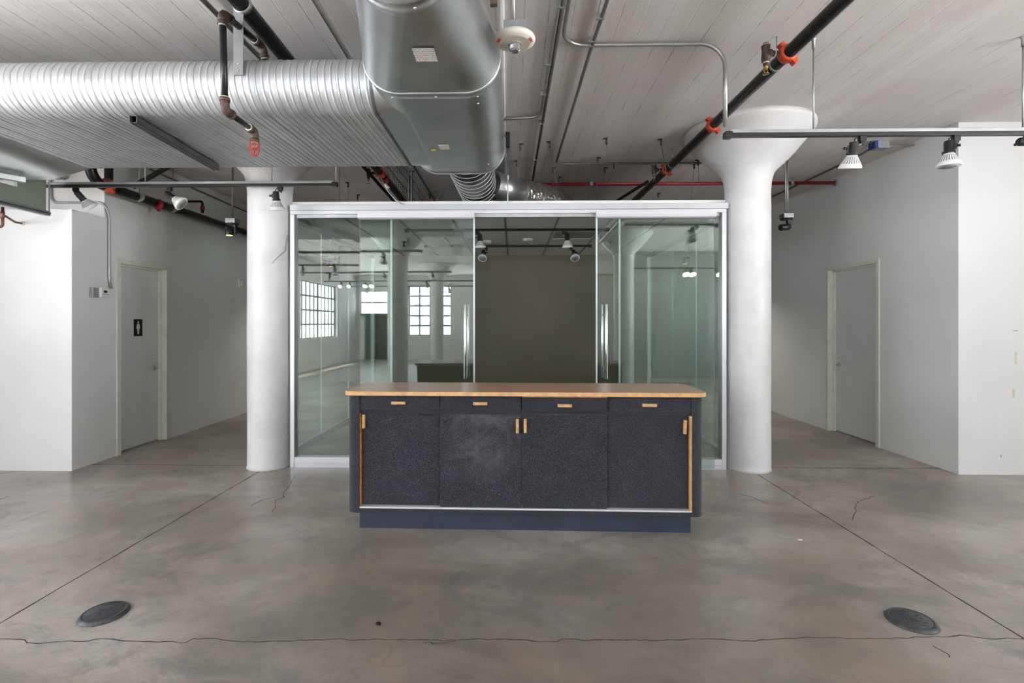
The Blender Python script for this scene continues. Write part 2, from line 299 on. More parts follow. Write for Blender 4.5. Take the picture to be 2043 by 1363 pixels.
def tube(bm, pts, r, seg=12, caps=True, mat=0):
    pts = [Vector(p) for p in pts]
    rr = r if isinstance(r, (list, tuple)) else [r]*len(pts)
    t = (pts[1]-pts[0]).normalized(); up = Vector((0, 0, 1)) if abs(t.z) < .9 else Vector((0, 1, 0))
    n = t.cross(up).normalized(); rings = []
    for i, p in enumerate(pts):
        if i == 0: tt = (pts[1]-pts[0]).normalized()
        elif i == len(pts)-1: tt = (pts[-1]-pts[-2]).normalized()
        else: tt = ((pts[i+1]-p).normalized()+(p-pts[i-1]).normalized()).normalized()
        n = (n-tt*n.dot(tt)).normalized(); b = tt.cross(n)
        rings.append([bm.verts.new(p+(n*math.cos(2*PI*k/seg)+b*math.sin(2*PI*k/seg))*rr[i]) for k in range(seg)])
    for a, b in zip(rings, rings[1:]):
        for k in range(seg):
            f = bm.faces.new((a[k], a[(k+1) % seg], b[(k+1) % seg], b[k])); f.material_index = mat; f.smooth = True
    if caps:
        bm.faces.new(rings[0][::-1]).material_index = mat; bm.faces.new(rings[-1]).material_index = mat
    return rings
def lathe(bm, prof, mx=None, seg=32, smooth=True, mat=0, fin=None):
    """prof: (radius, height) along local +Z; mx places it"""
    mx = mx or Matrix(); rings = []
    for i, (r, z) in enumerate(prof):
        ring = []
        for k in range(seg):
            q = r*(fin(i, k) if fin else 1)
            ring.append(bm.verts.new(mx @ Vector((q*math.cos(2*PI*k/seg), q*math.sin(2*PI*k/seg), z))))
        rings.append(ring)
    for a, b in zip(rings, rings[1:]):
        for k in range(seg):
            f = bm.faces.new((a[k], a[(k+1) % seg], b[(k+1) % seg], b[k])); f.smooth = smooth; f.material_index = mat
    if prof[0][0] > 1e-4: bm.faces.new(rings[0][::-1]).material_index = mat
    if prof[-1][0] > 1e-4: bm.faces.new(rings[-1]).material_index = mat
def prism(bm, poly, z0, z1, mx=None, mat=0, matside=None):
    mx = mx or Matrix()
    a = [bm.verts.new(mx @ Vector((x, y, z0))) for x, y in poly]; b = [bm.verts.new(mx @ Vector((x, y, z1))) for x, y in poly]
    n = len(poly); bm.faces.new(a[::-1]).material_index = mat; bm.faces.new(b).material_index = mat
    for k in range(n):
        f = bm.faces.new((a[k], a[(k+1) % n], b[(k+1) % n], b[k])); f.material_index = mat if matside is None else matside
def frame_to(p, d, up=(0, 0, 1)):
    """matrix at p whose local +Z looks along d"""
    d = Vector(d).normalized(); q = d.to_track_quat('Z', 'Y'); return Matrix.Translation(p) @ q.to_matrix().to_4x4()
def cells(bm, us, vs, holes, f, t0, t1):
    """slab with rectangular holes as one connected mesh. f(u,v,t)->xyz"""
    def hole(i, j):
        if i < 0 or j < 0 or i >= len(us)-1 or j >= len(vs)-1: return True
        cu = (us[i]+us[i+1])/2; cv = (vs[j]+vs[j+1])/2
        return any(a < cu < b and c < cv < d for a, b, c, d in holes)
    V = {}
    def v(i, j, s):
        if (i, j, s) not in V: V[(i, j, s)] = bm.verts.new(f(us[i], vs[j], (t0, t1)[s]))
        return V[(i, j, s)]
    for i in range(len(us)-1):
        for j in range(len(vs)-1):
            if hole(i, j): continue
            bm.faces.new((v(i, j, 0), v(i+1, j, 0), v(i+1, j+1, 0), v(i, j+1, 0)))
            bm.faces.new((v(i, j, 1), v(i, j+1, 1), v(i+1, j+1, 1), v(i+1, j, 1)))
            if hole(i-1, j): bm.faces.new((v(i, j, 0), v(i, j+1, 0), v(i, j+1, 1), v(i, j, 1)))
            if hole(i+1, j): bm.faces.new((v(i+1, j, 0), v(i+1, j, 1), v(i+1, j+1, 1), v(i+1, j+1, 0)))
            if hole(i, j-1): bm.faces.new((v(i, j, 0), v(i, j, 1), v(i+1, j, 1), v(i+1, j, 0)))
            if hole(i, j+1): bm.faces.new((v(i, j+1, 0), v(i+1, j+1, 0), v(i+1, j+1, 1), v(i, j+1, 1)))
def obj(name, bm, mat, parent=None, local=False, recalc=True):
    """link bm as ONE mesh object; vertices are in world space unless local"""
    if recalc: bmesh.ops.recalc_face_normals(bm, faces=bm.faces)
    me = bpy.data.meshes.new(name)
    if parent is not None and not local:
        o = Vector((0, 0, 0)); p = parent
        while p is not None: o += p.location; p = p.parent
        bmesh.ops.translate(bm, verts=bm.verts, vec=-o)
    bm.to_mesh(me); bm.free()
    for m in (mat if isinstance(mat, (list, tuple)) else [mat]): me.materials.append(M[m] if isinstance(m, str) else m)
    ob = bpy.data.objects.new(name, me); COL.objects.link(ob)
    if parent is not None: ob.parent = parent
    return ob
def tag(o, label, cat, group=None):
    o['label'] = label; o['category'] = cat
    if group: o['group'] = group
    return o
def thing(name, label, cat, loc=(0, 0, 0), rotz=0, group=None):
    o = bpy.data.objects.new(name, None); COL.objects.link(o); o.empty_display_size = .05
    o.location = loc; o.rotation_euler = (0, 0, rotz); return tag(o, label, cat, group)
def struct(name, bm, mat, parent=None):
    o = obj(name, bm, mat, parent)
    if parent is None: o['kind'] = 'structure'
    return o
def sbox(name, mat, *a, parent=None):
    bm = NB(); box(bm, *a); return struct(name, bm, mat, parent)
def part_box(name, mat, parent, *a, bev=0., local=False, mx=None):
    bm = NB(); box(bm, *a, bev=bev, mx=mx); return obj(name, bm, mat, parent, local)
def part_tube(name, mat, parent, pts, r, seg=12, local=False):
    bm = NB(); tube(bm, pts, r, seg); return obj(name, bm, mat, parent, local)

# ---------------------------------------------------------------- the setting
CZ = 3.27
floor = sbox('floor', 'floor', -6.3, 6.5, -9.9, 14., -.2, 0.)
sbox('ceiling', 'ceiling', -6.3, 6.5, -9.9, 14., CZ, CZ+.15)
# floor joints (dirt-filled saw cuts) and the long crack
def ribbon(name, pts, w, mat, z=.0008):
    bm = NB(); pts = [Vector((p[0], p[1], 0)) for p in pts]; prev = None
    for i, p in enumerate(pts):
        a = pts[max(0, i-1)]; b = pts[min(len(pts)-1, i+1)]; t = (b-a).normalized(); n = Vector((-t.y, t.x, 0))
        ww = w*(.6+.8*rnd.random())/2
        cur = [bm.verts.new((p.x+n.x*s*ww, p.y+n.y*s*ww, zz)) for s in (-1, 1) for zz in (z, -.01)]
        if prev:
            bm.faces.new((prev[0], cur[0], cur[2], prev[2])); bm.faces.new((prev[0], prev[1], cur[1], cur[0])); bm.faces.new((prev[2], cur[2], cur[3], prev[3]))
        prev = cur
    return obj(name, bm, mat, floor)
def wiggle(a, b, n, amp):
    a = Vector(a); b = Vector(b); t = (b-a).normalized(); nn = Vector((-t.y, t.x)); o = []; d = 0
    for i in range(n+1):
        d = d*.7+rnd.uniform(-amp, amp); p = a+(b-a)*i/n; o.append((p.x+nn.x*d, p.y+nn.y*d))
    return o
ribbon('floor_joint', wiggle((-2.365, -9.5), (-2.405, 4.69), 220, .0012), .007, 'joint')
ribbon('floor_joint', wiggle((2.264, -9.5), (2.268, 4.72), 220, .0012), .007, 'joint')
ribbon('floor_joint', wiggle((-6., 4.9), (-2.60, 4.9), 80, .002), .006, 'crack')
ribbon('floor_joint', wiggle((2.46, 4.93), (4.14, 4.93), 60, .003), .008, 'joint')
crk = [(0, 1275), (50, 1277), (53, 1283), (75, 1284), (125, 1280), (175, 1279), (205, 1274), (225, 1275), (262, 1280), (300, 1281), (345, 1280), (362, 1284), (372, 1282),
       (385, 1275), (430, 1275), (470, 1279), (510, 1282), (560, 1279), (620, 1277), (680, 1275), (704, 1278), (760, 1276), (820, 1277), (860, 1277), (885, 1279), (920, 1276),
       (960, 1276), (1020, 1276), (1052, 1277), (1062, 1280), (1085, 1281), (1113, 1280), (1120, 1276), (1150, 1275), (1160, 1278), (1230, 1277), (1300, 1278), (1370, 1277),
       (1376, 1275), (1440, 1276), (1505, 1280), (1520, 1277), (1560, 1275), (1620, 1272), (1700, 1274), (1800, 1274), (1840, 1271), (1890, 1272), (1915, 1267), (1930, 1269), (1975, 1275), (2010, 1274), (2050, 1276)]
cp = [PZ(x, y, 0.) for x, y in crk]; cpts = []
for a, b in zip(cp, cp[1:]):
    n = max(1, int((b-a).length/.025))
    for k in range(n): q = a+(b-a)*k/n; cpts.append((q.x, q.y+rnd.uniform(-.0035, .0035)))
cpts = wiggle((-5.6, 2.05), cpts[0], 110, .006)[:-1] + cpts + wiggle(cpts[-1], (5.6, 2.5), 110, .006)[1:]
ribbon('floor_crack', cpts, .0045, 'crack')
for tr in ([(590, 950), (580, 965), (565, 985), (568, 992), (550, 998), (548, 1016), (540, 1024)], [(1746, 990), (1725, 996), (1712, 1004), (1706, 1012), (1708, 1022), (1700, 1042)],
           [(845, 1282), (860, 1284), (884, 1285), (915, 1279)], [(0, 998), (20, 990)], [(1860, 1290), (1885, 1302), (1900, 1315)], [(500, 1010), (520, 1000), (548, 992)], [(1470, 985), (1500, 992), (1540, 1010)]):
    if len(tr) > 1:
        pp = [PZ(x, y, 0.) for x, y in tr]; q = []
        for a, b in zip(pp, pp[1:]): q += wiggle((a.x, a.y), (b.x, b.y), 6, .006)[:-1]
        ribbon('floor_crack', q, .004, 'crack')

# left: low projecting wall, the wall above and behind it, the long corridor wall with a door
bm = NB(); box(bm, -6.1, -4.195, 4.68, 5.06, 0, 2.49); struct('wall_front_left', bm, 'wall')
sbox('wall_upper_left', 'wall', -6.1, -4.345, 5.06, 5.2, 0, CZ)
DL = (5.215, 6.02, 2.095); DR = (5.735, 6.70, 2.14)
bm = NB(); cells(bm, [5.06, DL[0], DL[1], 12.], [0, DL[2], CZ], [(DL[0], DL[1], -1, DL[2])], lambda u, v, t: (t, u, v), -4.345, -4.195); struct('wall_left', bm, 'wall')
bm = NB(); cells(bm, [4.735, DR[0], DR[1], 12.], [0, DR[2], CZ], [(DR[0], DR[1], -1, DR[2])], lambda u, v, t: (t, u, v), 4.13, 4.28); struct('wall_right', bm, 'wall')
sbox('wall_front_right', 'wall', 4.28, 6.3, 4.735, 4.885, 0, CZ)
sbox('wall_corridor_end', 'wall', -4.3, 4.3, 12., 12.15, 0, CZ)
# doors in the corridor walls
def corridor_door(nm, X, s, y0, y1, zt, lever_near, reveal):
    """s=+1: wall face looks towards +X"""
    bm = NB(); fw = .05; lip = .012
    us = [y0, y0+fw, y1-fw, y1]; vs = [0, zt-fw, zt]
    cells(bm, us, vs, [(y0+fw, y1-fw, -1, zt-fw)], lambda u, v, t: (t, u, v), *sorted((X+s*lip, X-s*reveal)))
    d = obj(nm, bm, 'cream'); d['kind'] = 'structure'; d.name = nm
    # stop moulding along the inside of the jamb
    bm = NB(); cells(bm, [y0+fw, y0+fw+.02, y1-fw-.02, y1-fw], [0, zt-fw-.02, zt-fw], [(y0+fw+.02, y1-fw-.02, -1, zt-fw-.02)], lambda u, v, t: (t, u, v), *sorted((X-s*.05, X-s*.085)))
    obj('door_stop', bm, 'cream', d)
    bm = NB(); box(bm, *sorted((X-s*.09, X-s*.13)), y0+fw+.001, y1-fw-.001, .012, zt-fw-.003, bev=.002)
    leaf = obj('door_leaf', bm, 'doorpaint', d)
    bm = NB(); box(bm, *sorted((X-s*.085, X-s*.14)), y0+fw, y1-fw, 0, .010); obj('threshold', bm, 'alubar', d)
    yl = y0+fw+.07 if lever_near else y1-fw-.07; zl = .875; fx = X-s*.09; k = 1 if lever_near else -1
    bm = NB(); lathe(bm, [(.027, 0), (.027, .006), (.020, .010), (.011, .012), (.010, .045)], frame_to((fx, yl, zl), (s, 0, 0)), 24)
    tube(bm, fillet([(fx+s*.030, yl, zl), (fx+s*.060, yl+k*.004, zl), (fx+s*.062, yl+k*.055, zl), (fx+s*.056, yl+k*.130, zl)], .012, 5), .0105, 12)
    obj('lever_handle', bm, 'chrome', leaf)
    bm = NB(); lathe(bm, [(.015, 0), (.015, .008), (.009, .010), (.008, .014), (0, .015)], frame_to((fx, yl, zl+.088), (s, 0, 0)), 20); obj('deadbolt', bm, 'chrome', leaf)
    return d
corridor_door('door_1', -4.195, 1, *DL, False, .12)
corridor_door('door_2', 4.13, -1, *DR, False, .12)
# rest of the loft behind the camera (it is reflected in the glass wall and lets the daylight in)
WL = [(-7.5, -4.5), (-4.0, -1.0), (-.5, 2.3)]; WZ = (.95, 2.68)
us = sorted({-9.7, 5.06} | {v for w in WL for v in w})
bm = NB(); cells(bm, us, [0, WZ[0], WZ[1], CZ], [(a, b, *WZ) for a, b in WL], lambda u, v, t: (t, u, v), -6.30, -6.1); struct('wall_side_left', bm, 'wall')
WE = [(-5.95, -4.9, 1.77, 2.68), (-4.05, -2.40, .94, 2.86), (-1.5, .7, .94, 2.86), (1.2, 2.3, .94, 2.86)]
us = sorted({-6.3, 6.5} | {v for w in WE for v in w[:2]}); vs = [0, .94, 1.77, 2.68, 2.86, CZ]
bm = NB(); cells(bm, us, vs, WE, lambda u, v, t: (u, t, v), -9.9, -9.7); struct('wall_rear', bm, 'wall')
sbox('wall_rear_right', 'dimwall', 2.62, 6.3, -3.45, -3.3, 0, CZ)  # dim light on this partition is put into its colour
WR_FILL = [(-2.9, -.9), (-.4, 1.6)]  # unseen windows added in the right wall for fill daylight
us = sorted({-9.7, 4.885} | {v for w in WR_FILL for v in w})
bm = NB(); cells(bm, us, [0, WZ[0], WZ[1], CZ], [(a, b, *WZ) for a, b in WR_FILL], lambda u, v, t: (t, u, v), 6.3, 6.5); struct('wall_side_right', bm, 'wall')
wn = [0]
def window(f, u0, u1, v0, v1, t0, nu, nv):
    wn[0] += 1; bm = NB()
    def bar(a, b, c, d, e=.02):
        p = [f(a, c, t0-e), f(b, d, t0+e)]; x, y, z = zip(*p); box(bm, min(x), max(x), min(y), max(y), min(z), max(z))
    fr = .03
    bar(u0, u1, v0, v0+fr); bar(u0, u1, v1-fr, v1); bar(u0, u0+fr, v0, v1); bar(u1-fr, u1, v0, v1)
    w = struct('window_%d' % wn[0], bm, 'sash')
    bm = NB()
    for i in range(1, nu): q = u0+(u1-u0)*i/nu; wd = .045 if i == nu//2 and nu > 4 else .022; bar(q-wd, q+wd, v0, v1, .012)
    for j in range(1, nv): q = v0+(v1-v0)*j/nv; bar(u0, u1, q-.024, q+.024, .010)
    obj('muntin', bm, 'sash', w)
    bm = NB(); p = [f(u0, v0, t0-.002), f(u1, v1, t0+.002)]; x, y, z = zip(*p); box(bm, min(x), max(x), min(y), max(y), min(z), max(z)); obj('pane', bm, 'winglass', w)
for a, b in WL: window(lambda u, v, t: (t, u, v), a, b, *WZ, -6.20, 10, 4)
for a, b in WR_FILL: window(lambda u, v, t: (t, u, v), a, b, *WZ, 6.40, 8, 4)  # added fill windows, out of view on the right
for a, b, c, d in WE: window(lambda u, v, t: (u, t, v), a, b, c, d, -9.80, 2 if c > 1 else (4 if b-a > 1.5 else 2), 2 if c > 1 else 5)
bm = NB(); box(bm, -5.75, -4.9, -9.7, -9.66, .02, 1.74, bev=.004); o = struct('door_3', bm, 'darkdoor')
bm = NB(); box(bm, -5.36, -5.30, -9.66, -9.62, .75, .80); obj('door_handle', bm, 'alubar', o)
sbox('trim_1', 'sash', -6.02, -4.85, -9.70, -9.60, 1.72, 1.77)

# ---------------------------------------------------------------- concrete columns with flared capitals
CP = [(.213, 0), (.207, .02), (.205, .6), (.206, 1.9), (.205, 2.68), (.211, 2.76), (.232, 2.84), (.268, 2.885), (.335, 2.945), (.415, 3.03), (.495, 3.125), (.545, 3.185), (.572, 3.222), (.58, 3.235), (.582, CZ)]
def column(x, y, label, seed):
    bm = NB(); r_ = random.Random(seed); ph = [r_.uniform(0, 6.28) for _ in range(6)]
    prof = []
    for (a, b), (c, d) in zip(CP, CP[1:]):
        n = max(1, int((d-b)/.06))
        for k in range(n): t = k/n; prof.append((a+(c-a)*t, b+(d-b)*t))
    prof.append(CP[-1])
    def fin(i, k):
        z = prof[i][1]; th = 2*PI*k/72
        w = .0045*math.sin(3*th+z*1.7+ph[0])+.003*math.sin(5*th-z*3.1+ph[1])+.0022*math.sin(z*9+ph[2]+th)
        return 1+w*(1 if z < 2.7 else .4)
    lathe(bm, prof, Matrix.Translation((x, y, 0)), 72, fin=fin)
    return tag(obj('concrete_column', bm, 'colpaint'), label, 'column')
column(-2.400, 4.905, 'round white concrete column with flared capital, under the big duct left of the counter', 1)
column(2.275, 4.920, 'round white concrete column with flared capital, between counter and right-hand corridor', 2)
for i, (x, y) in enumerate([(-2.40, -.74), (2.275, -.74), (-2.40, -6.1)]):
    column(x, y, ['round white column reflected in the left glass as a dark band beside the counter reflection',
                  'round white column reflected in the right sliding glass door',
                  'round white column reflected far back in the left glass, in front of a window'][i], 5+i)
# spalled seam with a scrap of cable on the left column
ccx, ccy = -2.400, 4.905
def oncol(px, py, off=.002):
    """point where the view ray meets the left column shaft"""
    r = Vector(ray(px, py)); a = r.x**2+r.y**2; b = -2*(r.x*ccx+r.y*ccy); R0 = .212+off; c = ccx**2+ccy**2-R0*R0
    disc = b*b-4*a*c
    if disc <= 0: return None
    t = (-b-math.sqrt(disc))/(2*a); return Vector((r.x*t, r.y*t, HC+r.z*t))
pts = [q for q in (oncol(x, y) for x, y in ((575, 470), (573, 480), (571, 492), (570, 500), (562, 507), (556, 512), (549, 518), (543, 526))) if q]
bm = NB(); tube(bm, pts, [.006, .006, .005, .005, .004, .0035, .003, .002][:len(pts)], 8)
tag(obj('cable_scrap', bm, 'strut'), 'frayed grey cable end crossing the left column shaft', 'cable')

# ---------------------------------------------------------------- glass room
GY = 4.87; GX0 = XY(581, GY); GX1 = XY(1447, GY); ZT = 2.555; ZU = ZY(1000, 427, GY)
RX0, RX1, RY = -2.38, 2.27, 8.49; RZ = 2.56
sbox('wall_back', 'olive', RX0, RX1, RY, RY+.12, 0, 3.1)
rc = sbox('ceiling_glass_room', 'tile', RX0, RX1, GY+.07, RY, RZ, RZ+.05)
for x in (-1.856, -1.27, -.672, -.092, .498, 1.086, 1.668):
    bm = NB(); box(bm, x-.012, x+.012, GY+.07, RY, RZ-.006, RZ); obj('ceiling_bar', bm, 'tbar', rc)
bm = NB(); cells(bm, [.505, .515, 1.06, 1.07], [6.22, 6.235, 6.78, 6.80], [], lambda u, v, t: (u, v, t), RZ-.012, RZ)
vent = thing('ceiling_vent', 'square grey air vent flush in the glass room ceiling behind the track lights', 'vent', (.79, 6.51, RZ-.01))
obj('vent_face', bm, 'strut', vent)
bm = NB(); cells(bm, [.50, .53, 1.045, 1.075], [6.21, 6.24, 6.77, 6.80], [(.53, 1.045, 6.24, 6.77)], lambda u, v, t: (u, v, t), RZ-.018, RZ); obj('vent_frame', bm, 'aluwhite', vent)
gw = thing('glass_partition', 'aluminium-framed glass wall front between the two white columns', 'glass wall', ((GX0+GX1)/2, GY, 0))
part_box('top_rail', 'aluwhite', gw, GX0, GX1, GY-.03, GY+.07, ZU, ZY(1000, 418.5, GY-.03), bev=.003)
part_box('top_cap', 'alu', gw, GX0+.005, GX1+.012, GY-.045, GY+.09, ZY(1000, 418.5, GY-.03), ZT, bev=.003)
part_box('shadow_gap_rail', 'alubar', gw, GX0+.05, GX1-.05, GY+.0, GY+.05, ZU-.03, ZU)
jw = .060
part_box('left_post', 'alu', gw, GX0, GX0+jw*.72, GY-.03, GY+.07, 0, ZU, bev=.003)
part_box('right_post', 'alu', gw, GX1-jw*.72, GX1, GY-.03, GY+.07, 0, ZU, bev=.003)
zb1 = ZY(1000, 914, GY-.02)
part_box('bottom_rail', 'aluwhite', gw, GX0+jw*.72, GX1-jw*.72, GY-.030, GY+.06, zb1*.42, zb1, bev=.004)
part_box('floor_track', 'alu', gw, GX0+jw*.72, GX1-jw*.72, GY-.024, GY+.055, 0, zb1*.42)
def pane(name, parent, x0, x1, y, z0, z1, edges=(1, 1), th=.010, along='x'):
    bm = NB()
    if along == 'x': box(bm, x0, x1, y-th/2, y+th/2, z0, z1)
    else: box(bm, y-th/2, y+th/2, x0, x1, z0, z1)
    bm.faces.ensure_lookup_table()
    ax = 0 if along == 'x' else 1
    for f in bm.faces:
        f.normal_update()
        if abs(f.normal[ax]) > .9 or abs(f.normal.z) > .9: f.material_index = 1
    return obj(name, bm, ['glass', 'glassedge'], parent)
pane('fixed_pane', gw, GX0+jw*.7, XY(781, GY), GY+.012, zb1-.01, ZU-.01)
pane('fixed_pane', gw, XY(1237, GY), GX1-jw*.7, GY+.012, zb1-.01, ZU-.01)
for nm, xa in (('edge_strip', 781), ('edge_strip', 1237)):
    X = XY(xa, GY); part_box(nm, 'glassedge', gw, X-.012, X+.006, GY+.004, GY+.022, zb1, ZU-.012)
def gdoor(xl, xr, hx, hoff, label):
    y = GY-.055; X0, X1 = XY(xl, y), XY(xr, y)
    d = thing('sliding_glass_door', label, 'glass door', ((X0+X1)/2, y, 0))
    pane('glass_pane', d, X0+.01, X1-.005, y, .02, ZU-.02)
    E_ = X1-.005 if hx < 1000 else X0+.01
    part_box('edge_strip', 'glassedge', d, E_-.008, E_+.008, y-.009, y+.009, .02, ZU-.02)
    z1 = ZY(hx, 425 if hx < 1000 else 421, y-.03); bm = NB()
    pr = [(y+.005, ZU-.062), (y-.030, ZU-.060), (y-.045, ZU-.050), (y-.052, ZU-.030), (y-.052, ZU+.004), (y+.005, ZU+.004)]
    a = [bm.verts.new((X0, q[0], q[1])) for q in pr]; b = [bm.verts.new((X1, q[0], q[1])) for q in pr]
    bm.faces.new(a); bm.faces.new(b[::-1])
    for k in range(len(pr)): bm.faces.new((a[k], b[k], b[(k+1) % len(pr)], a[(k+1) % len(pr)]))
    obj('hanger_cover', bm, 'aluwhite', d)
    X = XY(hx, y-.055); z0, zt = ZY(hx, 756, y-.055), ZY(hx, 607, y-.055)
    for k, yy in enumerate((y-.055, y+.05)):
        bm = NB(); lathe(bm, [(.0, 0), (.0145, 0), (.0155, .002), (.0155, zt-z0-.002), (.0145, zt-z0), (0, zt-z0)], Matrix.Translation((X+(hoff if k else 0), yy, z0)), 20)
        obj('pull_bar', bm, 'chrome', d)
    for zz in (z0+.10, zt-.10):
        part_tube('standoff', 'chrome', d, [(X, y-.055, zz), (X+hoff*.5, y+.05, zz)], .008, 10)
    return d
gdoor(716, 947, 928, .02, 'frameless sliding glass door half open on the left side of the entrance')
gdoor(1188, 1426, 1209.5, -.02, 'frameless sliding glass door half open on the right side of the entrance')
# side walls of the glass room
def sideglass(X, joints, lab):
    g = thing('glass_side_wall', lab, 'glass wall', (X, 6.6, 0))
    ys = [5.12]+joints+[RY-.06]
    for a, b in zip(ys, ys[1:]): pane('side_pane', g, a+.003, b-.003, X, .05, RZ-.03, along='y')
    part_box('floor_rail', 'alu', g, X-.025, X+.025, 5.12, RY, 0, .05)
    part_box('ceiling_rail', 'strut', g, X-.025, X+.025, 5.12, RY, RZ-.05, RZ)
    part_box('corner_post', 'aluwhite', g, X-.03, X+.03, RY-.07, RY, 0, RZ-.05)
    return g
sideglass(RX0, [PX(641, 700, RX0).y, 7.2], 'clear glass side wall of the room running back from the left column')
sideglass(RX1, [PX(1389, 700, RX1).y, 7.2], 'clear glass side wall of the room running back from the right column')

# ---------------------------------------------------------------- reception counter
ct = thing('reception_counter', 'charcoal felt-covered service counter with maple top standing on the concrete floor', 'counter', (.066, 3.33, 0), R(-.95))
def cx(px, y=.03): return XY(px, 3.33+y)-.066
HW = 1.222
def rrect(x0, x1, y0, y1, r, n=8, corners=(1, 1, 1, 1)):
    out = []
    for (cx_, cy_, a0, on) in ((x0, y0, PI, corners[0]), (x1, y0, 1.5*PI, corners[1]), (x1, y1, 0, corners[2]), (x0, y1, .5*PI, corners[3])):
        if not on: out.append((cx_, cy_)); continue
        ox = cx_+(r if cx_ == x0 else -r); oy = cy_+(r if cy_ == y0 else -r)
        out += [(ox+r*math.cos(a0+.5*PI*k/n), oy+r*math.sin(a0+.5*PI*k/n)) for k in range(n+1)]
    return out
bm = NB(); prism(bm, rrect(-HW, HW, 0, .54, .085, 10), .917, .944, matside=1); 
bmesh.ops.bevel(bm, geom=[e for e in bm.edges if e.calc_face_angle(0) > 1.2 and abs(e.verts[0].co.z-e.verts[1].co.z) < 1e-5], offset=.003, segments=2, affect='EDGES')
obj('countertop', bm, ['laminate', 'edgewood'], ct, True)
XL, XR = cx(714.5), cx(1379); BW = 1.198
bm = NB(); prism(bm, rrect(-BW, XL, .030, .50, .065, 8, (1, 0, 0, 1)), .118, .917); obj('end_panel', bm, 'felt', ct, True)
bm = NB(); prism(bm, rrect(XR, BW, .030, .50, .065, 8, (0, 1, 1, 0)), .118, .917); obj('end_panel', bm, 'felt', ct, True)
part_box('carcass', 'felt', ct, XL, XR, .12, .50, .118, .916, local=True)
part_box('bottom_rail', 'felt', ct, XL, XR, .034, .12, .118, .147, local=True)
part_box('drawer_rail', 'felt', ct, XL, XR, .048, .12, .789, .812, local=True)
part_box('door_track', 'aluwhite', ct, XL, XR, .036, .118, .147, .158, bev=.001, local=True)
part_box('edge_trim', 'woodedge', ct, XL, XL+.007, .046, .118, .158, .788, local=True)['label'] = 'brown plywood strip inside the left end'
part_box('edge_trim', 'edgewood', ct, XR-.011, XR, .036, .118, .158, .785, local=True)['label'] = 'bright orange plywood strip inside the right end'
dx = [XL+.003, cx(876.5), cx(1040.5), cx(1211.5), XR-.002]
for i in range(4):
    pro = [.034, .034, .022, .038][i]; zt = [.914, .914, .908, .914][i]; zo = [0, 0, -.002, 0][i]
    bm = NB(); box(bm, dx[i]+.002, dx[i+1]-.002, pro, pro+.018, .817+zo, zt, bev=.003); d = obj('drawer', bm, 'felt', ct, True)
    hx = cx([794, 958, 1126, 1294.5][i]); hz = 1.4-([805, 805.5, 808, 807][i]-646)/1000*3.36+.0
    bm = NB(); box(bm, -.047, .047, pro-.022, pro, -.0095, .0095, bev=.0015, mx=Matrix.Translation((hx, 0, hz)) @ Matrix.Rotation(R([0, -.3, .8, .8][i]), 4, 'Y')); obj('handle', bm, 'wood', d, True)
part_box('drawer_edge', 'woodedge', ct, dx[2]+.004, dx[3]-.004, .026, .04, .908, .9125, local=True)['label'] = 'bare plywood top edge showing above the third drawer'
for i in range(4):
    fy = [.068, .046, .046, .066][i]; x0 = dx[i]+(.004 if i == 0 else .001); x1 = dx[i+1]-(.012 if i == 3 else .001)
    if i == 0: x1 += .04; x0 += .005
    if i == 3: x0 -= .04
    bm = NB(); box(bm, x0, x1, fy, fy+.016, .160 if i in (1, 2) else .163, .787, bev=.002); d = obj('sliding_door', bm, 'feltworn' if i == 1 else 'felt', ct, True)
    hx = XY([724.5, 1032, 1047.5, 1363.5][i], 3.33+fy)-.066; zc = 1.4-([843, 850, 849.5, 849.5][i]-646)/1000*(3.33+fy-.01)
    bm = NB(); box(bm, -.0095, .0095, fy-.020, fy, -.047, .047, bev=.0015, mx=Matrix.Translation((hx, 0, zc)) @ Matrix.Rotation(R([0, 0, 0, 2.2][i]), 4, 'Y')); obj('handle', bm, 'wood', d, True)
kx = cx(1043, .07)
part_box('kickboard', 'navy', ct, -1.120, kx-.0008, .070, .46, 0, .120, local=True)
part_box('kickboard', 'navy', ct, kx+.0008, 1.120, .070, .46, 0, .120, local=True)

# ---------------------------------------------------------------- floor box covers
def cover(x, y, rot, slots, label):
    t = thing('floor_box_cover', label, 'floor cover', (x, y, 0), rot, 'round floor box covers')
    bm = NB(); lathe(bm, [(.104, 0), (.1035, .003), (.092, .0145), (.083, .0155), (.082, .0135)], None, 64); obj('rim', bm, 'rubber', t, True)
    bm = NB(); lathe(bm, [(.0815, .0), (.0815, .0148), (.080, .0156), (0, .0156)], None, 64)
    for k in range(26):
        a = rnd.uniform(0, 6.28); q = rnd.uniform(.012, .060); s = rnd.uniform(.0015, .004)
        box(bm, q*math.cos(a)-s*2, q*math.cos(a)+s*2, q*math.sin(a)-s*.6, q*math.sin(a)+s*.6, .0150, .0172)
    lid = obj('lid', bm, 'rubber', t, True)
    for (sx, sy) in slots:
        bm = NB(); box(bm, sx-.012, sx+.012, sy-.0028, sy+.0028, .0150, .0163); obj('slot', bm, 'signblack', lid, True)
    return t
pL = PZ(208, 1224, 0.004); pR = PZ(1818, 1238, 0.004)
cover(pL.x, pL.y, R(20), [(-.025, -.068), (.005, -.072), (.033, -.066), (-.025, .066), (.005, .072), (.033, .068)], 'round dark grey floor cover near the left floor joint')
cover(pR.x, pR.y, R(-15), [(0, 0), (.03, -.055), (-.02, .05)], 'round dark grey floor cover near the right floor joint')
p = PZ(755, 1245, 0); bm = NB(); lathe(bm, [(.012, 0), (.011, .003), (.006, .005), (0, .0055)], Matrix.Translation(p) @ Matrix.Rotation(.6, 4, 'Z') @ Matrix.Diagonal((1, 1.5, 1, 1)), 12)
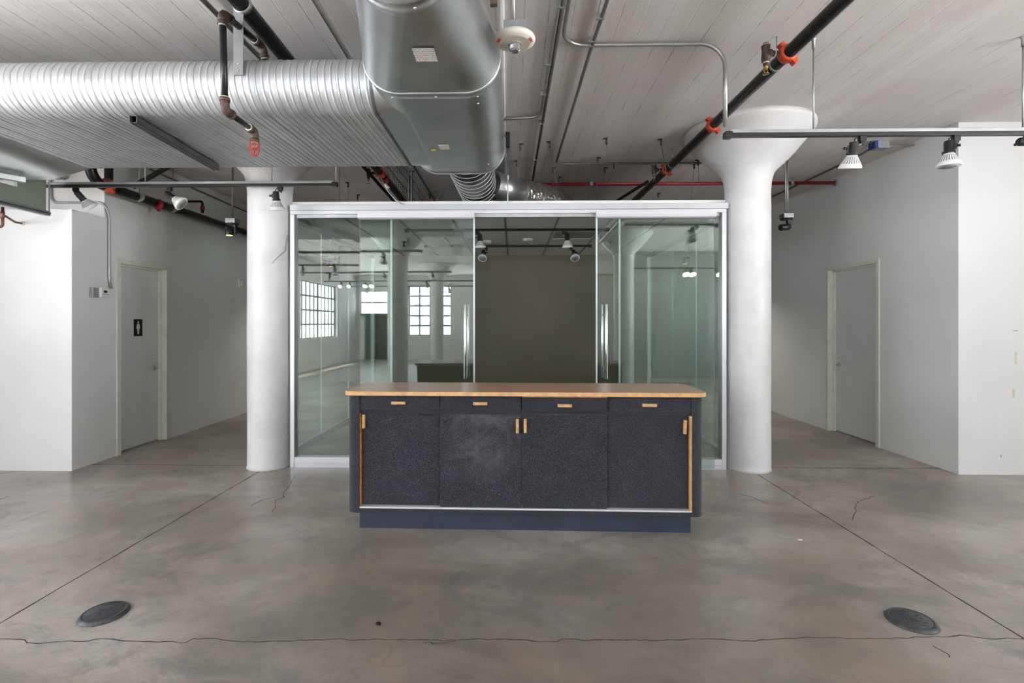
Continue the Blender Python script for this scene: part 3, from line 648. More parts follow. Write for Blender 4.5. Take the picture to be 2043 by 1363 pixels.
tag(obj('floor_blob', bm, 'signblack'), 'small black blob of tar stuck to the floor in the foreground', 'debris')
p = PZ(1596, 1077, 0); bm = NB(); lathe(bm, [(.016, 0), (.013, .002), (0, .003)], Matrix.Translation(p) @ Matrix.Diagonal((1, .8, 1, 1)), 9)
tag(obj('paint_chip', bm, 'whiteplastic'), 'small white chip lying on the floor right of the counter', 'debris')

# ---------------------------------------------------------------- air ducts
DB = 2.58
def oval(y0, y1, z0, z1, r, n=14, m=8):
    """closed flat-oval outline in a (y,z) plane, counted from bottom near corner, with arc length"""
    P = []
    def arc(cy, cz, a0, a1):
        for k in range(n): a = a0+(a1-a0)*k/n; P.append((cy+r*math.cos(a), cz+r*math.sin(a)))
    for k in range(m): P.append((y1-r+(y0+r-(y1-r))*k/m, z0))      # bottom, far -> near
    arc(y0+r, z0+r, 1.5*PI, PI)
    if z1-z0 > 2*r+1e-4: P.append((y0, z0+r))
    arc(y0+r, z1-r, PI, .5*PI)
    for k in range(m): P.append((y0+r+(y1-r-(y0+r))*k/m, z1))
    arc(y1-r, z1-r, .5*PI, 0); arc(y1-r, z0+r, 0, -.5*PI)
    return P
AY0, AY1, AR = 2.83-.151, 3.71+.151, .151
def spiral(name, parent, x0, x1, pitch):
    P = oval(AY0, AY1, DB, DB+2*AR, AR); n = len(P)
    U = [0]
    for a, b in zip(P, P[1:]+P[:1]): U.append(U[-1]+math.hypot(a[0]-b[0], a[1]-b[1]))
    tot = U[-1]; nrm = []
    for i in range(n):
        a = P[i-1]; b = P[(i+1) % n]; t = Vector((b[0]-a[0], b[1]-a[1])).normalized(); nrm.append((-t.y, t.x))
    cyc, czc = (AY0+AY1)/2, DB+AR
    if nrm[0][1] > 0: nrm = [(-a, -b) for a, b in nrm]
    nx = int((x1-x0)/pitch*36); V = []; Fc = []
    for j in range(nx+1):
        x = x0+(x1-x0)*j/nx
        for i in range(n):
            ph = (x/pitch+U[i]/tot) % 1.0; h = 0
            d = min(ph, 1-ph); h += .0040*max(0, 1-(d/.034)**2)
            if .034 < d < .056: h -= .0022
            for c in (.345, .665):
                e = abs(ph-c); h += .0034*max(0, 1-(e/.055)**2)**1.5
            V.append((x, P[i][0]+nrm[i][0]*h, P[i][1]+nrm[i][1]*h))
    for j in range(nx):
        for i in range(n):
            k = (i+1) % n; Fc.append((j*n+i, j*n+k, (j+1)*n+k, (j+1)*n+i))
    me = bpy.data.meshes.new(name); o = Vector(parent.location)
    me.from_pydata([(a-o.x, b-o.y, c-o.z) for a, b, c in V], [], Fc); me.materials.append(M['galv'])
    for f in me.polygons: f.use_smooth = True
    ob = bpy.data.objects.new(name, me); COL.objects.link(ob); ob.parent = parent; return ob
XS0, XS1 = -3.22, -.768
da = thing('spiral_duct', 'large ribbed flat-oval galvanised duct crossing the upper left below the ceiling', 'duct', (-2., 3.27, DB))
spiral('ribbed_body', da, XS0, XS1, .1125)
def loft(bm, rings, smooth=True, cap=False):
    vs = [[bm.verts.new(p) for p in r] for r in rings]; n = len(vs[0])
    for a, b in zip(vs, vs[1:]):
        for k in range(n):
            q = [a[k], a[(k+1) % n], b[(k+1) % n], b[k]]
            q = [v for i, v in enumerate(q) if (v.co-q[i-1].co).length > 1e-6]
            if len(q) >= 3: f = bm.faces.new(q); f.smooth = smooth
    if cap:
        bm.faces.new(vs[0][::-1]); bm.faces.new(vs[-1])
    return vs
Pq = oval(AY0+.002, AY1-.002, DB+.002, DB+2*AR-.002, AR-.002)
bm = NB(); loft(bm, [[(x, y, z) for y, z in Pq] for x in (XS1-.01, -.66, -.56)]); obj('smooth_collar', bm, 'galvsmooth', da)
Pr = oval(AY0-.004, AY1+.004, DB-.004, DB+2*AR+.004, AR+.004)
bm = NB(); loft(bm, [[(x, y, z) for y, z in Pr] for x in (XS1-.008, XS1+.006)]); obj('seam_band', bm, 'strutd', da)
Pb = oval(AY0-.01, 4.10, DB-.012, DB+2*AR, .12)
Pc = oval(AY0, AY1, DB-.001, DB+2*AR, AR)
bm = NB(); loft(bm, [[(XS0, y, z) for y, z in Pc], [(XS0-.55, y, z) for y, z in Pb], [(-5.1, y, z) for y, z in Pb]], cap=True); obj('smooth_end', bm, 'galvsmooth', da)
p0, p1 = PZ(265, 232, DB-.012), PZ(432, 331, DB-.012)
d_ = (p1-p0); bm = NB(); mid = (p0+p1)/2; L_ = d_.length/2; ang = math.atan2(d_.y, d_.x)
mx_ = Matrix.Translation(mid) @ Matrix.Rotation(ang, 4, 'Z')
for a in ((-L_, L_, -.021, -.018, -.036, .005), (-L_, L_, .018, .021, -.036, .005), (-L_, L_, -.021, .021, .002, .005), (-L_, L_, -.021, -.010, -.036, -.033), (-L_, L_, .010, .021, -.036, -.033), (-L_+.01, L_-.01, -.010, .010, -.034, -.030)):
    box(bm, *a, mx=mx_)
obj('support_channel', bm, 'strutd', da)['label'] = 'dark steel channel running under the duct'
sx = XY(473, 2.66)
part_box('hanger_strap', 'strut', da, sx-.027, sx+.027, AY0-.008, AY0-.004, 2.74, CZ)
for zz in (2.765, 2.80): bm = NB(); lathe(bm, [(.005, 0), (.004, .004), (0, .005)], frame_to((sx, AY0-.008, zz), (0, -1, 0)), 10); obj('strap_screw', bm, 'chrome', da)
# junction box duct and its round-to-oval transition
TX0, TX1 = XY(732, 2.62), XY(998.5, 2.62); TY0, TY1 = 2.56, 3.93; TR = .185; TZ1 = DB+.40
def ovx(x0, x1, z0, z1, r, y, n=14, m=1):
    P = oval(x0, x1, z0, z1, r, n, m); return [(a, y, b) for a, b in P]
dt = thing('duct_junction', 'smooth galvanised transition duct above the counter, joined by the ribbed duct', 'duct', ((TX0+TX1)/2, 3.2, DB))
bm = NB(); loft(bm, [ovx(TX0, TX1, DB, TZ1, TR, y) for y in (TY0, TY1)], cap=False)
o2 = ovx(TX0+.03, TX1-.02, DB+.02, TZ1-.01, TR-.02, TY1+.0005); vs = [bm.verts.new(q) for q in o2]; bm.faces.new(vs); obj('box_body', bm, 'galvsmooth', dt)
for y, w, nm in ((TY0, .055, 'rim_band'), (TY1-.035, .04, 'end_band')):
    bm = NB(); e = .004; loft(bm, [ovx(TX0+q, TX1-q, DB+q, TZ1-q, TR-q, yy) for q, yy in ((.0, y-.004), (-e, y), (-e, y+w), (.0, y+w+.002))]); obj(nm, bm, 'galvsmooth', dt)
bm = NB(); e = .006; loft(bm, [ovx(TX0+q, TX1-q, DB+q, TZ1-q, TR-q, yy) for q, yy in ((.0, TY0-.008), (-e, TY0-.006), (-e, TY0-.003), (.0, TY0-.001))]); obj('rim_bead', bm, 'galvsmooth', dt)
# loft oval -> circle with the flats collapsing on to single points
CXR, RR, CY = (TX0+TX1)/2, .210, 1.93
def ringpair(t, y):
    """t=0 oval, t=1 circle; same topology"""
    out = []; n = 16; r = TR+(RR-TR)*t
    cxs = {'l': TX0+TR, 'r': TX1-TR}
    for (side, a0, a1, top) in (('r', 0., -.5*PI, 0), ('l', -.5*PI, -PI, 0), ('l', PI, .5*PI, 1), ('r', .5*PI, 0., 1)):
        for k in range(n+1):
            a = a0+(a1-a0)*k/n
            c = cxs[side]*(1-t)+CXR*t; cz = (TZ1-TR if top else DB+TR)*(1-t)+(DB+.012+RR)*t
            out.append((c+r*math.cos(a), y, cz+r*math.sin(a)))
    return out
bm = NB(); rings = [ringpair(k/8, TY0+(CY-TY0)*k/8) for k in range(9)]
vs = [[bm.verts.new(p) for p in r] for r in rings]; n = len(vs[0])
for a, b in zip(vs, vs[1:]):
    for k in range(n):
        q = [a[k], a[(k+1) % n], b[(k+1) % n], b[k]]
        try: f = bm.faces.new(q)
        except Exception: continue
        flat = (k % 17 == 16); f.smooth = not flat
bmesh.ops.remove_doubles(bm, verts=bm.verts, dist=1e-5)
for e_ in bm.edges:
    if len(e_.link_faces) == 2 and e_.link_faces[0].smooth != e_.link_faces[1].smooth: e_.smooth = False
obj('round_to_oval_transition', bm, 'galvsmooth', dt)
def circ(r, y, cz=DB+.012+RR, n=64, x=CXR): return [(x+r*math.cos(2*PI*k/n), y, cz+r*math.sin(2*PI*k/n)) for k in range(n)]
bm = NB(); loft(bm, [circ(RR+q, y) for q, y in ((.002, CY+.004), (.004, CY), (.004, CY-.035), (.0, CY-.037), (.0, CY-.075), (.008, CY-.078), (.009, CY-.084), (.0, CY-.088), (0, -2.4))]); obj('round_duct', bm, 'galvsmooth', dt)
def screw(bm, p, d, r=.0055): lathe(bm, [(r, 0), (r, .002), (r*.6, .005), (0, .006)], frame_to(p, d), 10)
for px, py, Y in ((828, 24, CY-.05), (779, 187, TY0+.03), (868, 188, TY0+.03), (951, 178, TY0+.03)):
    q = PZ(px, py, DB-.004); bm = NB(); screw(bm, (q.x, Y, DB+(.010 if Y < 2 else -.004)), (0, 0, -1)); obj('screw', bm, 'chrome', dt)
for px, py in ((954, 206), (906, 356), (975, 327)):
    q = PZ(px, py, DB); bm = NB(); screw(bm, (q.x, min(q.y, TY1-.02), DB), (0, 0, -1)); obj('screw', bm, 'chrome', dt)
def sticker(px, py, w, h, z, lines, nm='sticker', mat='cardboard', par=dt, rot=0, lab=None):
    q = PZ(px, py, z); s = obj(nm, (lambda b: (box(b, -w/2, w/2, -h/2, h/2, -.0012, .0, mx=Matrix.Translation(q) @ Matrix.Rotation(rot, 4, 'Z')), b)[1])(NB()), mat, par)
    if lab: s['label'] = lab
# plate on the sloping flat (bottom stays level so it lies flush)
sticker(848, 110, .096, .108, DB-.0005, 6, 'shipping_label', lab='white shipping label with small grey print')
sticker(886, 294, .068, .085, DB-.0005, 3, 'shipping_label', lab='small white label near the far end of the box')
sticker(865, 300, .030, .030, DB-.0005, 0, 'yellow_sticker', 'yellow')
# hooped duct above the glass room and the silver run to the right
hd = thing('hooped_duct', 'dark round duct with bright hoops above the glass room', 'duct', (CXR, 4.8, 2.76))
HR = .198; HZ = DB+.045+HR; HXc = XY(926, 4.05)
bm = NB(); loft(bm, [circ(HR, y, HZ-.0*(y-3.9), 48, HXc+.02*(y-3.9)) for y in (TY1-.05, 4.5, 5.0, 5.6, 6.3)], cap=True); obj('duct_sleeve', bm, 'galvdark', hd)
for k in range(20):
    y = TY1+.09+k*.115; bm = NB(); X_ = HXc+.02*(y-3.9)
    pts = [(X_+(HR+.002)*math.cos(a), y+.035*math.sin(a), HZ+(HR+.002)*math.sin(a)) for a in [2*PI*i/40 for i in range(41)]]
    tube(bm, pts, .0026, 6, caps=False); obj('hoop', bm, 'galvhoop', hd)
fd = thing('foil_duct', 'silver round duct wrapped in crinkled foil above the glass room', 'duct', (.3, 5.7, 2.75))
A0 = Vector((HXc+.16, 5.20, 2.845)); A1 = PY(1034, 388, 5.52); A1.z = 2.83; A2 = PY(1100, 400, 5.9); A2.z = 2.84; A3 = PY(1132, 412, 6.5); A3.z = 2.85; A4 = PY(1138, 430, 7.3); A4.z = 2.82
part_tube('smooth_elbow', 'galvsmooth', fd, [A0, A1], .150, 40)
bm = NB(); pts = fillet([A1-(A1-A0)*.02, A1+(A2-A1)*.5, A2, A3, A4], .25, 6)
fine = []
for a, b in zip(pts, pts[1:]):
    n = max(1, int((b-a).length/.010))
    for k in range(n): fine.append(a+(b-a)*k/n)
fine.append(pts[-1]); tube(bm, fine, [.168]*len(fine), 72)
for v in bm.verts:
    c = min(fine, key=lambda q: (q-v.co).length_squared); d = (v.co-c).normalized()
    from mathutils import noise as _n
    v.co += d*(_n.noise(v.co*22)*.008+_n.noise(v.co*60)*.006)
obj('foil_wrap', bm, 'foil', fd)

# ---------------------------------------------------------------- pipes
def coupling(bm, p, d, r, w=.05, ears=True):
    m_ = frame_to(Vector(p)-Vector(d).normalized()*w/2, d)
    lathe(bm, [(r+.001, 0), (r+.010, .002), (r+.014, .012), (r+.016, w/2), (r+.014, w-.012), (r+.010, w-.002), (r+.001, w)], m_, 28)
    if ears:
        for s in (-1, 1): box(bm, s*(r+.010), s*(r+.040), -.016, .016, .010, w-.010, bev=.004, mx=m_ @ Matrix.Rotation(.9, 4, 'Z'))
def head(parent, p, up=False, name='sprinkler_head'):
    s = 1 if up else -1; p = Vector(p); m_ = frame_to(p, (0, 0, s)); bm = NB()
    lathe(bm, [(.013, 0), (.014, .004), (.014, .014), (.009, .016), (.008, .022)], m_, 12)
    for k in (-1, 1): tube(bm, [m_ @ Vector((k*.008, 0, .018)), m_ @ Vector((k*.013, 0, .030)), m_ @ Vector((k*.003, 0, .048))], .0024, 6)
    lathe(bm, [(.003, .046), (.020, .049), (.020, .051), (0, .052)], m_, 16)
    return obj(name, bm, 'brass', parent)
# main sprinkler pipe on the right
zp = 3.09
a = PZ(1660, 22, zp); b = PZ(1262, 404, zp); dr = (b-a).normalized()
sp = thing('sprinkler_pipe', 'thick black sprinkler pipe with orange couplings running back above the right column', 'pipe', (a.x, a.y, zp))
part_tube('pipe', 'blackpipe', sp, [a-dr*6.0, b+dr*3.5], .040, 28)
def onpipe(px, py): q = PZ(px, py, zp); return a+dr*((q-a).dot(dr))
for (px, py) in ((1557, 107), (1413, 250), (1323, 339)):
    bm = NB(); c = onpipe(px, py); coupling(bm, c, dr, .040, .062); cpl = obj('coupling', bm, 'orange', sp)
    if px == 1413: continue
    e = c+Vector((-.135, 0, .0)); bm = NB(); tube(bm, [c, e], .018, 14)
    lathe(bm, [(.018, 0), (.026, .006), (.026, .03), (.020, .036)], frame_to(e+Vector((.038, 0, 0)), (-1, 0, 0)), 16)
    lathe(bm, [(.013, -.078), (.016, -.074), (.018, -.055), (.025, -.05), (.027, -.02), (.024, 0), (.025, .035), (.027, .05), (.020, .054), (.017, .066), (.010, .070)], Matrix.Translation(e), 18)
    obj('drop_tee', bm, 'rust', sp)
    for q_, w_, r_ in (((0, 0, .052), (0, 0, .058), .0215), ((0, 0, -.060), (0, 0, -.052), .0195), ((.052, 0, 0), (.058, 0, 0), .0195)): part_tube('thread_tape', 'pipetape', sp, [e+Vector(q_), e+Vector(w_)], r_, 14)
    head(sp, e+Vector((0, 0, -.076)))
for px, py in ((1540, 128), (1340, 328)):
    c = onpipe(px, py); bm = NB(); lathe(bm, [(.041, 0), (.0425, .001), (.0425, .019), (.041, .02)], frame_to(c, dr), 28); tube(bm, [c+Vector((0, 0, .03)), c+Vector((0, 0, CZ-zp))], .005, 8); obj('hanger_ring', bm, 'strut', sp)
# white chalk marks
c = onpipe(1432, 233)
for k, (s, u) in enumerate([((0, .0), (.03, .5)), ((.03, .5), (.02, .9)), ((.045, .1), (.065, .6)), ((.065, .6), (.05, .8)), ((-.16, .2), (-.13, .7)), ((-.13, .7), (-.15, .9)), ((-.20, .3), (-.215, .5))]):
    q = []
    for (l, t) in (s, u):
        ang = -PI/2-1.2+t*1.6; q.append(c-dr*l+Vector((math.cos(ang)*.0405, 0, math.sin(ang)*.0405)))
    bm = NB(); tube(bm, q, .0016, 5); obj('chalk_mark', bm, 'signwhite', sp)
# smaller branch joining it over the glass room
q0 = onpipe(1304, 352)+Vector((-.14, 0, -.06)); q1 = PZ(1213, 412, 3.02)
bp_ = thing('branch_pipe', 'thinner black pipe angling down beside the main sprinkler pipe over the glass room', 'pipe', tuple(q0))
part_tube('pipe', 'blackpipe', bp_, [q0, q1+(q1-q0)*.6], .0185, 20)
# left main pipe over the duct
def run(name, label, pts, r, mat, cat='pipe', seg=20, fr=.08, part='pipe', group=None):
    t = thing(name, label, cat, tuple(pts[0]), group=group); part_tube(part, mat, t, fillet(pts, fr) if len(pts) > 2 else pts, r, seg); return t
a2 = PZ(565, 109, 3.12); b2 = PZ(813, 410, 3.12); d2 = (b2-a2).normalized()
lp = run('overhead_pipe', 'thick black pipe passing above the ribbed duct left of the junction', [a2-d2*6, b2+d2*3], .045, 'blackpipe', seg=28)
c = a2-d2*((a2-PZ(474, 6, 3.12)).length); bm = NB(); lathe(bm, [(.046, 0), (.050, .002), (.050, .028), (.046, .03)], frame_to(c, d2), 28); obj('clamp_band', bm, 'strut', lp)
for px, py in ((757, 343), (763, 353)):
    bm = NB(); coupling(bm, a2+d2*((PZ(px, py, 3.12)-a2).dot(d2)), d2, .045, .045); obj('coupling', bm, 'orange', lp)
c = PZ(757, 346, 3.12); e = c+Vector((-.12, -.02, 0)); bm = NB(); tube(bm, [c, e], .016, 12); lathe(bm, [(.012, -.07), (.018, -.05), (.024, -.02), (.024, .03), (.012, .05)], Matrix.Translation(e), 16); obj('drop_tee', bm, 'rust', lp); head(lp, e+Vector((0, 0, -.07)))
a3 = PZ(720, 327, 3.10); b3 = PZ(795, 412, 3.10); d3 = (b3-a3).normalized()
run('thin_pipe', 'thin black pipe beside the thick one above the left part of the glass room', [a3-d3*.4, b3+d3*2.5], .018, 'blackpipe')
a4 = PZ(628, 0, 3.235); b4 = PZ(874, 411, 3.235); d4 = (b4-a4).normalized()
run('ceiling_conduit', 'dark conduit along the ceiling just left of the junction duct', [a4-d4*2, b4+d4*2], .0165, 'emtd', 'conduit')
a5 = PZ(405, 0, 3.235); b5 = PZ(514, 110, 3.235); d5 = (b5-a5).normalized()
run('ceiling_conduit', 'slim dark conduit on the ceiling behind the dropped sprinkler pipe', [a5-d5*2, b5+d5*1.], .016, 'emtd', 'conduit')
# dropped pipe with caged sprinkler in front of the duct
top = PY(444, 32, 2.55); top.z = 3.0; Xd = top.x
t_ = thing('sprinkler_drop', 'black pipe dropping in front of the ribbed duct to a caged sprinkler', 'pipe', tuple(top))
far = PZ(523, 92, 3.0)
part_tube('pipe', 'blackpipe', t_, [top, far], .0175, 16)
zb = ZY(449, 212, 2.56)
part_tube('pipe', 'blackpipe', t_, [top, Vector((Xd+.006, top.y+.01, zb))], .0172, 18)
e1 = Vector((Xd+.006, top.y+.01, zb-.02)); e2 = PZ(508, 264, zb-.025); e2 = Vector((e2.x, e2.y, e1.z))
part_tube('pipe', 'blackpipe', t_, [e1, e2], .0150, 16)
def elbow(p, u, w, r=.0225):
    bm = NB(); u = Vector(u).normalized(); w = Vector(w).normalized(); p = Vector(p)
    tube(bm, fillet([p+u*.055, p, p+w*.055], .035, 8), r, 18)
    for q in (u, w): tube(bm, [p+q*.045, p+q*.062], r*1.14, 18)
    obj('elbow', bm, 'rust', t_)
    for q in (u, w): part_tube('thread_tape', 'pipetape', t_, [p+q*.062, p+q*.068], r*.92, 16)
elbow(top, far-top, (0, 0, -1)); elbow(e1, (0, 0, 1), e2-e1); elbow(e2, e1-e2, (0, 0, -1)); elbow(far, top-far, (0.1, .3, -1))
part_tube('pipe', 'blackpipe', t_, [far, far+Vector((.012, .035, -.105))], .017, 14)
head(t_, e2+Vector((0, 0, -.05)))
bm = NB(); hc = e2+Vector((0, 0, -.045))
for k in range(6):
    a_ = PI*k/6
    for s in (0,):
        u = Vector((math.cos(a_), math.sin(a_), 0)); tube(bm, [hc+u*.018, hc+u*.026+Vector((0, 0, -.02)), hc+u*.028+Vector((0, 0, -.060)), hc+u*.014+Vector((0, 0, -.094)), hc-u*.014+Vector((0, 0, -.094)), hc-u*.028+Vector((0, 0, -.060)), hc-u*.026+Vector((0, 0, -.02)), hc-u*.018], .0014, 6)
for zz, rr_ in ((-.02, .026), (-.055, .028), (0, .018)):
    tube(bm, [hc+Vector((rr_*math.cos(2*PI*i/20), rr_*math.sin(2*PI*i/20), zz)) for i in range(21)], .0014, 6, caps=False)
obj('wire_cage', bm, 'redwire', t_)
# black riser and long pipe along the left corridor
X6 = -4.0; P6 = PX(200, 366, X6); Q6 = PX(486, 462, X6)
p6 = thing('corridor_pipe', 'thick black pipe with orange couplings running along the left corridor wall', 'pipe', tuple(P6))
d6 = (Q6-P6).normalized(); s6 = P6-d6*.05
bend = fillet([Vector((s6.x-.04, s6.y-.02, CZ)), Vector((s6.x-.04, s6.y-.02, s6.z+.0)), Q6+d6*4], .16, 8)
part_tube('pipe', 'blackpipe', p6, bend, .048, 24)
bm = NB(); coupling(bm, P6+d6*.10, d6, .048, .05); obj('coupling', bm, 'orange', p6)
cq = PX(316, 408, X6); bm = NB(); coupling(bm, cq, d6, .045, .030, ears=False); box(bm, cq.x-.012, cq.x+.012, cq.y-.012, cq.y+.012, cq.z-.078, cq.z-.045, bev=.003); obj('coupling', bm, 'redpipe', p6)
part_tube('riser_stub', 'blackpipe', p6, [Vector((s6.x+.10, s6.y+.03, s6.z+.03)), Vector((s6.x+.10, s6.y+.03, CZ))], .036, 18)
for px, py in ((345, 395), (278, 385)):
    c = P6+d6*((PX(px, py, X6)-P6).dot(d6)); bm = NB()
    lathe(bm, [(.049, 0), (.052, .002), (.052, .016), (.049, .018)], frame_to(c, d6), 24); tube(bm, [c+Vector((0, 0, .05)), Vector((c.x, c.y, CZ))], .005, 8); obj('hanger_ring', bm, 'strut', p6)
j1 = PX(404, 425, X6); zz = ZY(404, 402, j1.y); bm = NB()
h0 = Vector((j1.x, j1.y, zz)); h1 = PY(353, 402, j1.y); h1.z = zz; h2 = Vector((h1.x, h1.y, ZY(353, 360, j1.y)))
tube(bm, fillet([j1, h0, h1+Vector((0, 0, 0)), h2], .03, 5), .016, 14); obj('branch', bm, 'blackpipe', p6); head(p6, h2, up=True)
bm = NB(); lathe(bm, [(.024, 0), (.026, .01), (.026, .05), (.02, .055)], Matrix.Translation(j1+Vector((0, 0, .035))), 16); obj('branch_clamp', bm, 'redpipe', p6)
run('cross_pipe', 'black pipe slanting up from the corridor pipe behind the ribbed duct', [Vector((-3.35, 5.28, 3.17)), Vector((-3.64, 5.25, 3.08)), Vector((-4.0, 5.19, 2.84))], .026, 'blackpipe')
# conduit on the corridor wall near the ceiling
w0 = PX(300, 338, -4.18); w1 = PX(486, 420, -4.18)
run('wall_conduit', 'thin grey conduit high along the left corridor wall', [w0, w1+(w1-w0)*.8], .010, 'emtd', 'conduit')
# red fire pipe
r0 = PZ(1061, 368, 3.2); Yr = PZ(1300, 367, 3.2).y
rp = run('red_pipe', 'long thin red pipe across the ceiling behind the right column', [Vector((-.35, Yr, 3.2)), Vector((4.12, Yr, 3.2))], .022, 'redpipe')
bm = NB(); lathe(bm, [(.023, 0), (.045, .01), (.045, .014)], frame_to((4.10, Yr, 3.2), (1, 0, 0)), 20); obj('wall_flange', bm, 'strut', rp)
for px in (1180, 1580):
    x_ = XY(px, Yr); bm = NB(); box(bm, x_-.02, x_+.02, Yr-.026, Yr+.026, 3.175, 3.226, bev=.003); tube(bm, [(x_, Yr, 3.22), (x_, Yr, CZ)], .004, 6); obj('pipe_hanger', bm, 'strut', rp)

# ---------------------------------------------------------------- ceiling conduits on the right
zc = 3.245
def cond(label, pts, r=.0135, mat='emt', fr=.12, name='ceiling_conduit', clips=()):
    t = run(name, label, pts, r, mat, 'conduit', 14, fr)
    for i, t_c in enumerate(clips):
        p = Vector(pts[0]).lerp(Vector(pts[1]), t_c); dd = (Vector(pts[1])-Vector(pts[0])).normalized(); bm = NB()
        box(bm, -.034, .015, -.008, .008, -r-.002, .02, bev=.001, mx=Matrix.Translation(p) @ Matrix.Rotation(math.atan2(dd.y, dd.x)-PI/2, 4, 'Z')); obj('strap', bm, 'strut', t)
    return t
k0 = PZ(1116, 0, zc); k1 = PZ(1079, 234, zc); k2 = PZ(1003, 237, zc); dd = (k0-k1).normalized()
cond('conduit from the top edge turning left towards the junction duct', [k0+dd*3, k1, k2+Vector((.01, 0, 0))], mat='emt', clips=(.80, .9))
m0 = PZ(1125, 0, zc); m1 = PZ(1061, 368, zc); dd = (m0-m1).normalized()
cond('straight conduit running back across the ceiling to the red pipe', [m0+dd*3, m1+Vector((0, .0, 0))], mat='emtd', clips=(.45, .7, .85))
n0 = PZ(1136, 0, zc); n1 = PZ(1121, 90, zc); n2 = PZ(1447, 86, zc); dd = (n0-n1).normalized(); TYR = 3.33
n2 = Vector((XY(1447, TYR), n1.y-.0, zc)); n3 = Vector((n2.x, TYR, 2.70)); n2b = Vector((n2.x, TYR, zc)); n1 = Vector((n1.x, TYR, zc))
cond('conduit bending right across the ceiling then down to the right light track', [n0+dd*3, n1, n2b, n3], r=.0135, mat='emt', fr=.16)
b0 = PZ(1212, 0, zc); b1 = PZ(1179, 98, zc); b2_ = PZ(1129, 260, zc); b3_ = PZ(1109, 327, zc); b4_ = PZ(1400, 326, zc); dd = (b0-b1).normalized(); b4_.y = b3_.y
cond('conduit running back then turning right behind the right column', [b0+dd*3, b1, b2_, b3_, b4_+Vector((.6, 0, 0))], r=.012, mat='emtd', fr=.1, clips=(.9, .97))
u0 = PZ(1700, 318, zc); u1 = PZ(1536, 395, zc); ubx = PZ(1737, 297, zc-.02)
cond('conduit slanting from the blue ceiling box behind the right column', [ubx, u0, u1+(u1-u0)*.3], r=.012, mat='emtd', fr=.1)
gb = PZ(1756, 292, zc-.02)
cond('short conduit from the grey ceiling box to the right wall', [gb+Vector((.05, 0, 0)), Vector((4.13, gb.y+.02, zc))], r=.009, mat='emtl', fr=.05)
bx = thing('ceiling_junction_box', 'grey steel box with a blue end fixed to the ceiling near the right wall', 'junction box', tuple(gb))
part_box('steel_box', 'boxgrey', bx, gb.x-.055, gb.x+.06, gb.y-.05, gb.y+.05, zc-.05, CZ, bev=.003)
part_box('blue_cover', 'blue', bx, ubx.x-.045, gb.x-.057, gb.y-.055, gb.y+.045, zc-.05, CZ-.005, bev=.004)
part_tube('side_cable', 'black', bx, fillet([(ubx.x-.045, gb.y-.02, zc-.02), (ubx.x-.075, gb.y-.04, zc-.03), (ubx.x-.08, gb.y-.04, zc+.02)], .02, 4), .006, 8)
# painted seam pipe along the ceiling right of the junction duct
s0 = PZ(1002, 0, CZ-.015); s1 = PZ(1007, 330, CZ-.015); dd = (s0-s1).normalized()
run('painted_conduit', 'slim white painted conduit on the ceiling just right of the junction duct', [s0+dd*3, s1-dd*3], .012, 'wall', 'conduit')

# ---------------------------------------------------------------- track lighting
def meshof(fn, mats):
    bm = NB(); fn(bm); bmesh.ops.recalc_face_normals(bm, faces=bm.faces); me = bpy.data.meshes.new('m'); bm.to_mesh(me); bm.free()
    for m in mats: me.materials.append(M[m])
    return me
def _sock(bm):
    lathe(bm, [(.010, -.012), (.024, -.010), (.027, -.004), (.027, .062), (.030, .066), (.030, .074), (.024, .076)], None, 28)
    for s in (-1, 1): box(bm, s*.026, s*.034, -.008, .008, .056, .074)
    box(bm, .026, .040, -.006, .006, .012, .05, bev=.002); lathe(bm, [(.008, 0), (.008, .012), (.010, .014), (.010, .020)], Matrix.Translation((.038, 0, .03)) @ Matrix.Rotation(PI/2, 4, 'Y'), 12)
def _lamp(bm):
    pr = [(.021, 0), (.026, .008), (.030, .016), (.0525, .062), (.058, .076), (.0605, .080), (.0605, .090), (.057, .092), (.050, .0905), (0, .0905)]
    lathe(bm, pr, None, 96, smooth=True, fin=lambda i, k: 1.1)
    for f in bm.faces:      # dark slots between the cooling ribs
        c = f.calc_center_median(); k = int((math.atan2(c.y, c.x) % (2*PI))/(2*PI)*96)
        if .020 < c.z < .064 and k % 4 in (1, 2): f.material_index = 1; f.smooth = False
def _lens(bm):
    lathe(bm, [(.053, .0900), (.053, .0925), (.0, .0930)], None, 40)
def _ring(bm):
    for ra, rb in ((.040, .036), (.022, .012)):
        lathe(bm, [(ra, .0926), (ra, .0942), (rb, .0942), (rb, .0926)], None, 32)
ME = dict(socket=meshof(_sock, ['black']), lamp=meshof(_lamp, ['whiteplastic', 'slotgrey']), lens=meshof(_lens, ['lens']), lens_on=meshof(_lens, ['litw']), ring=meshof(_ring, ['lensd']),
          connector=meshof(lambda b: (box(b, -.021, .021, -.016, .016, -.036, 0, bev=.003), box(b, -.014, .014, -.011, .011, -.048, -.034, bev=.002)), ['black']))
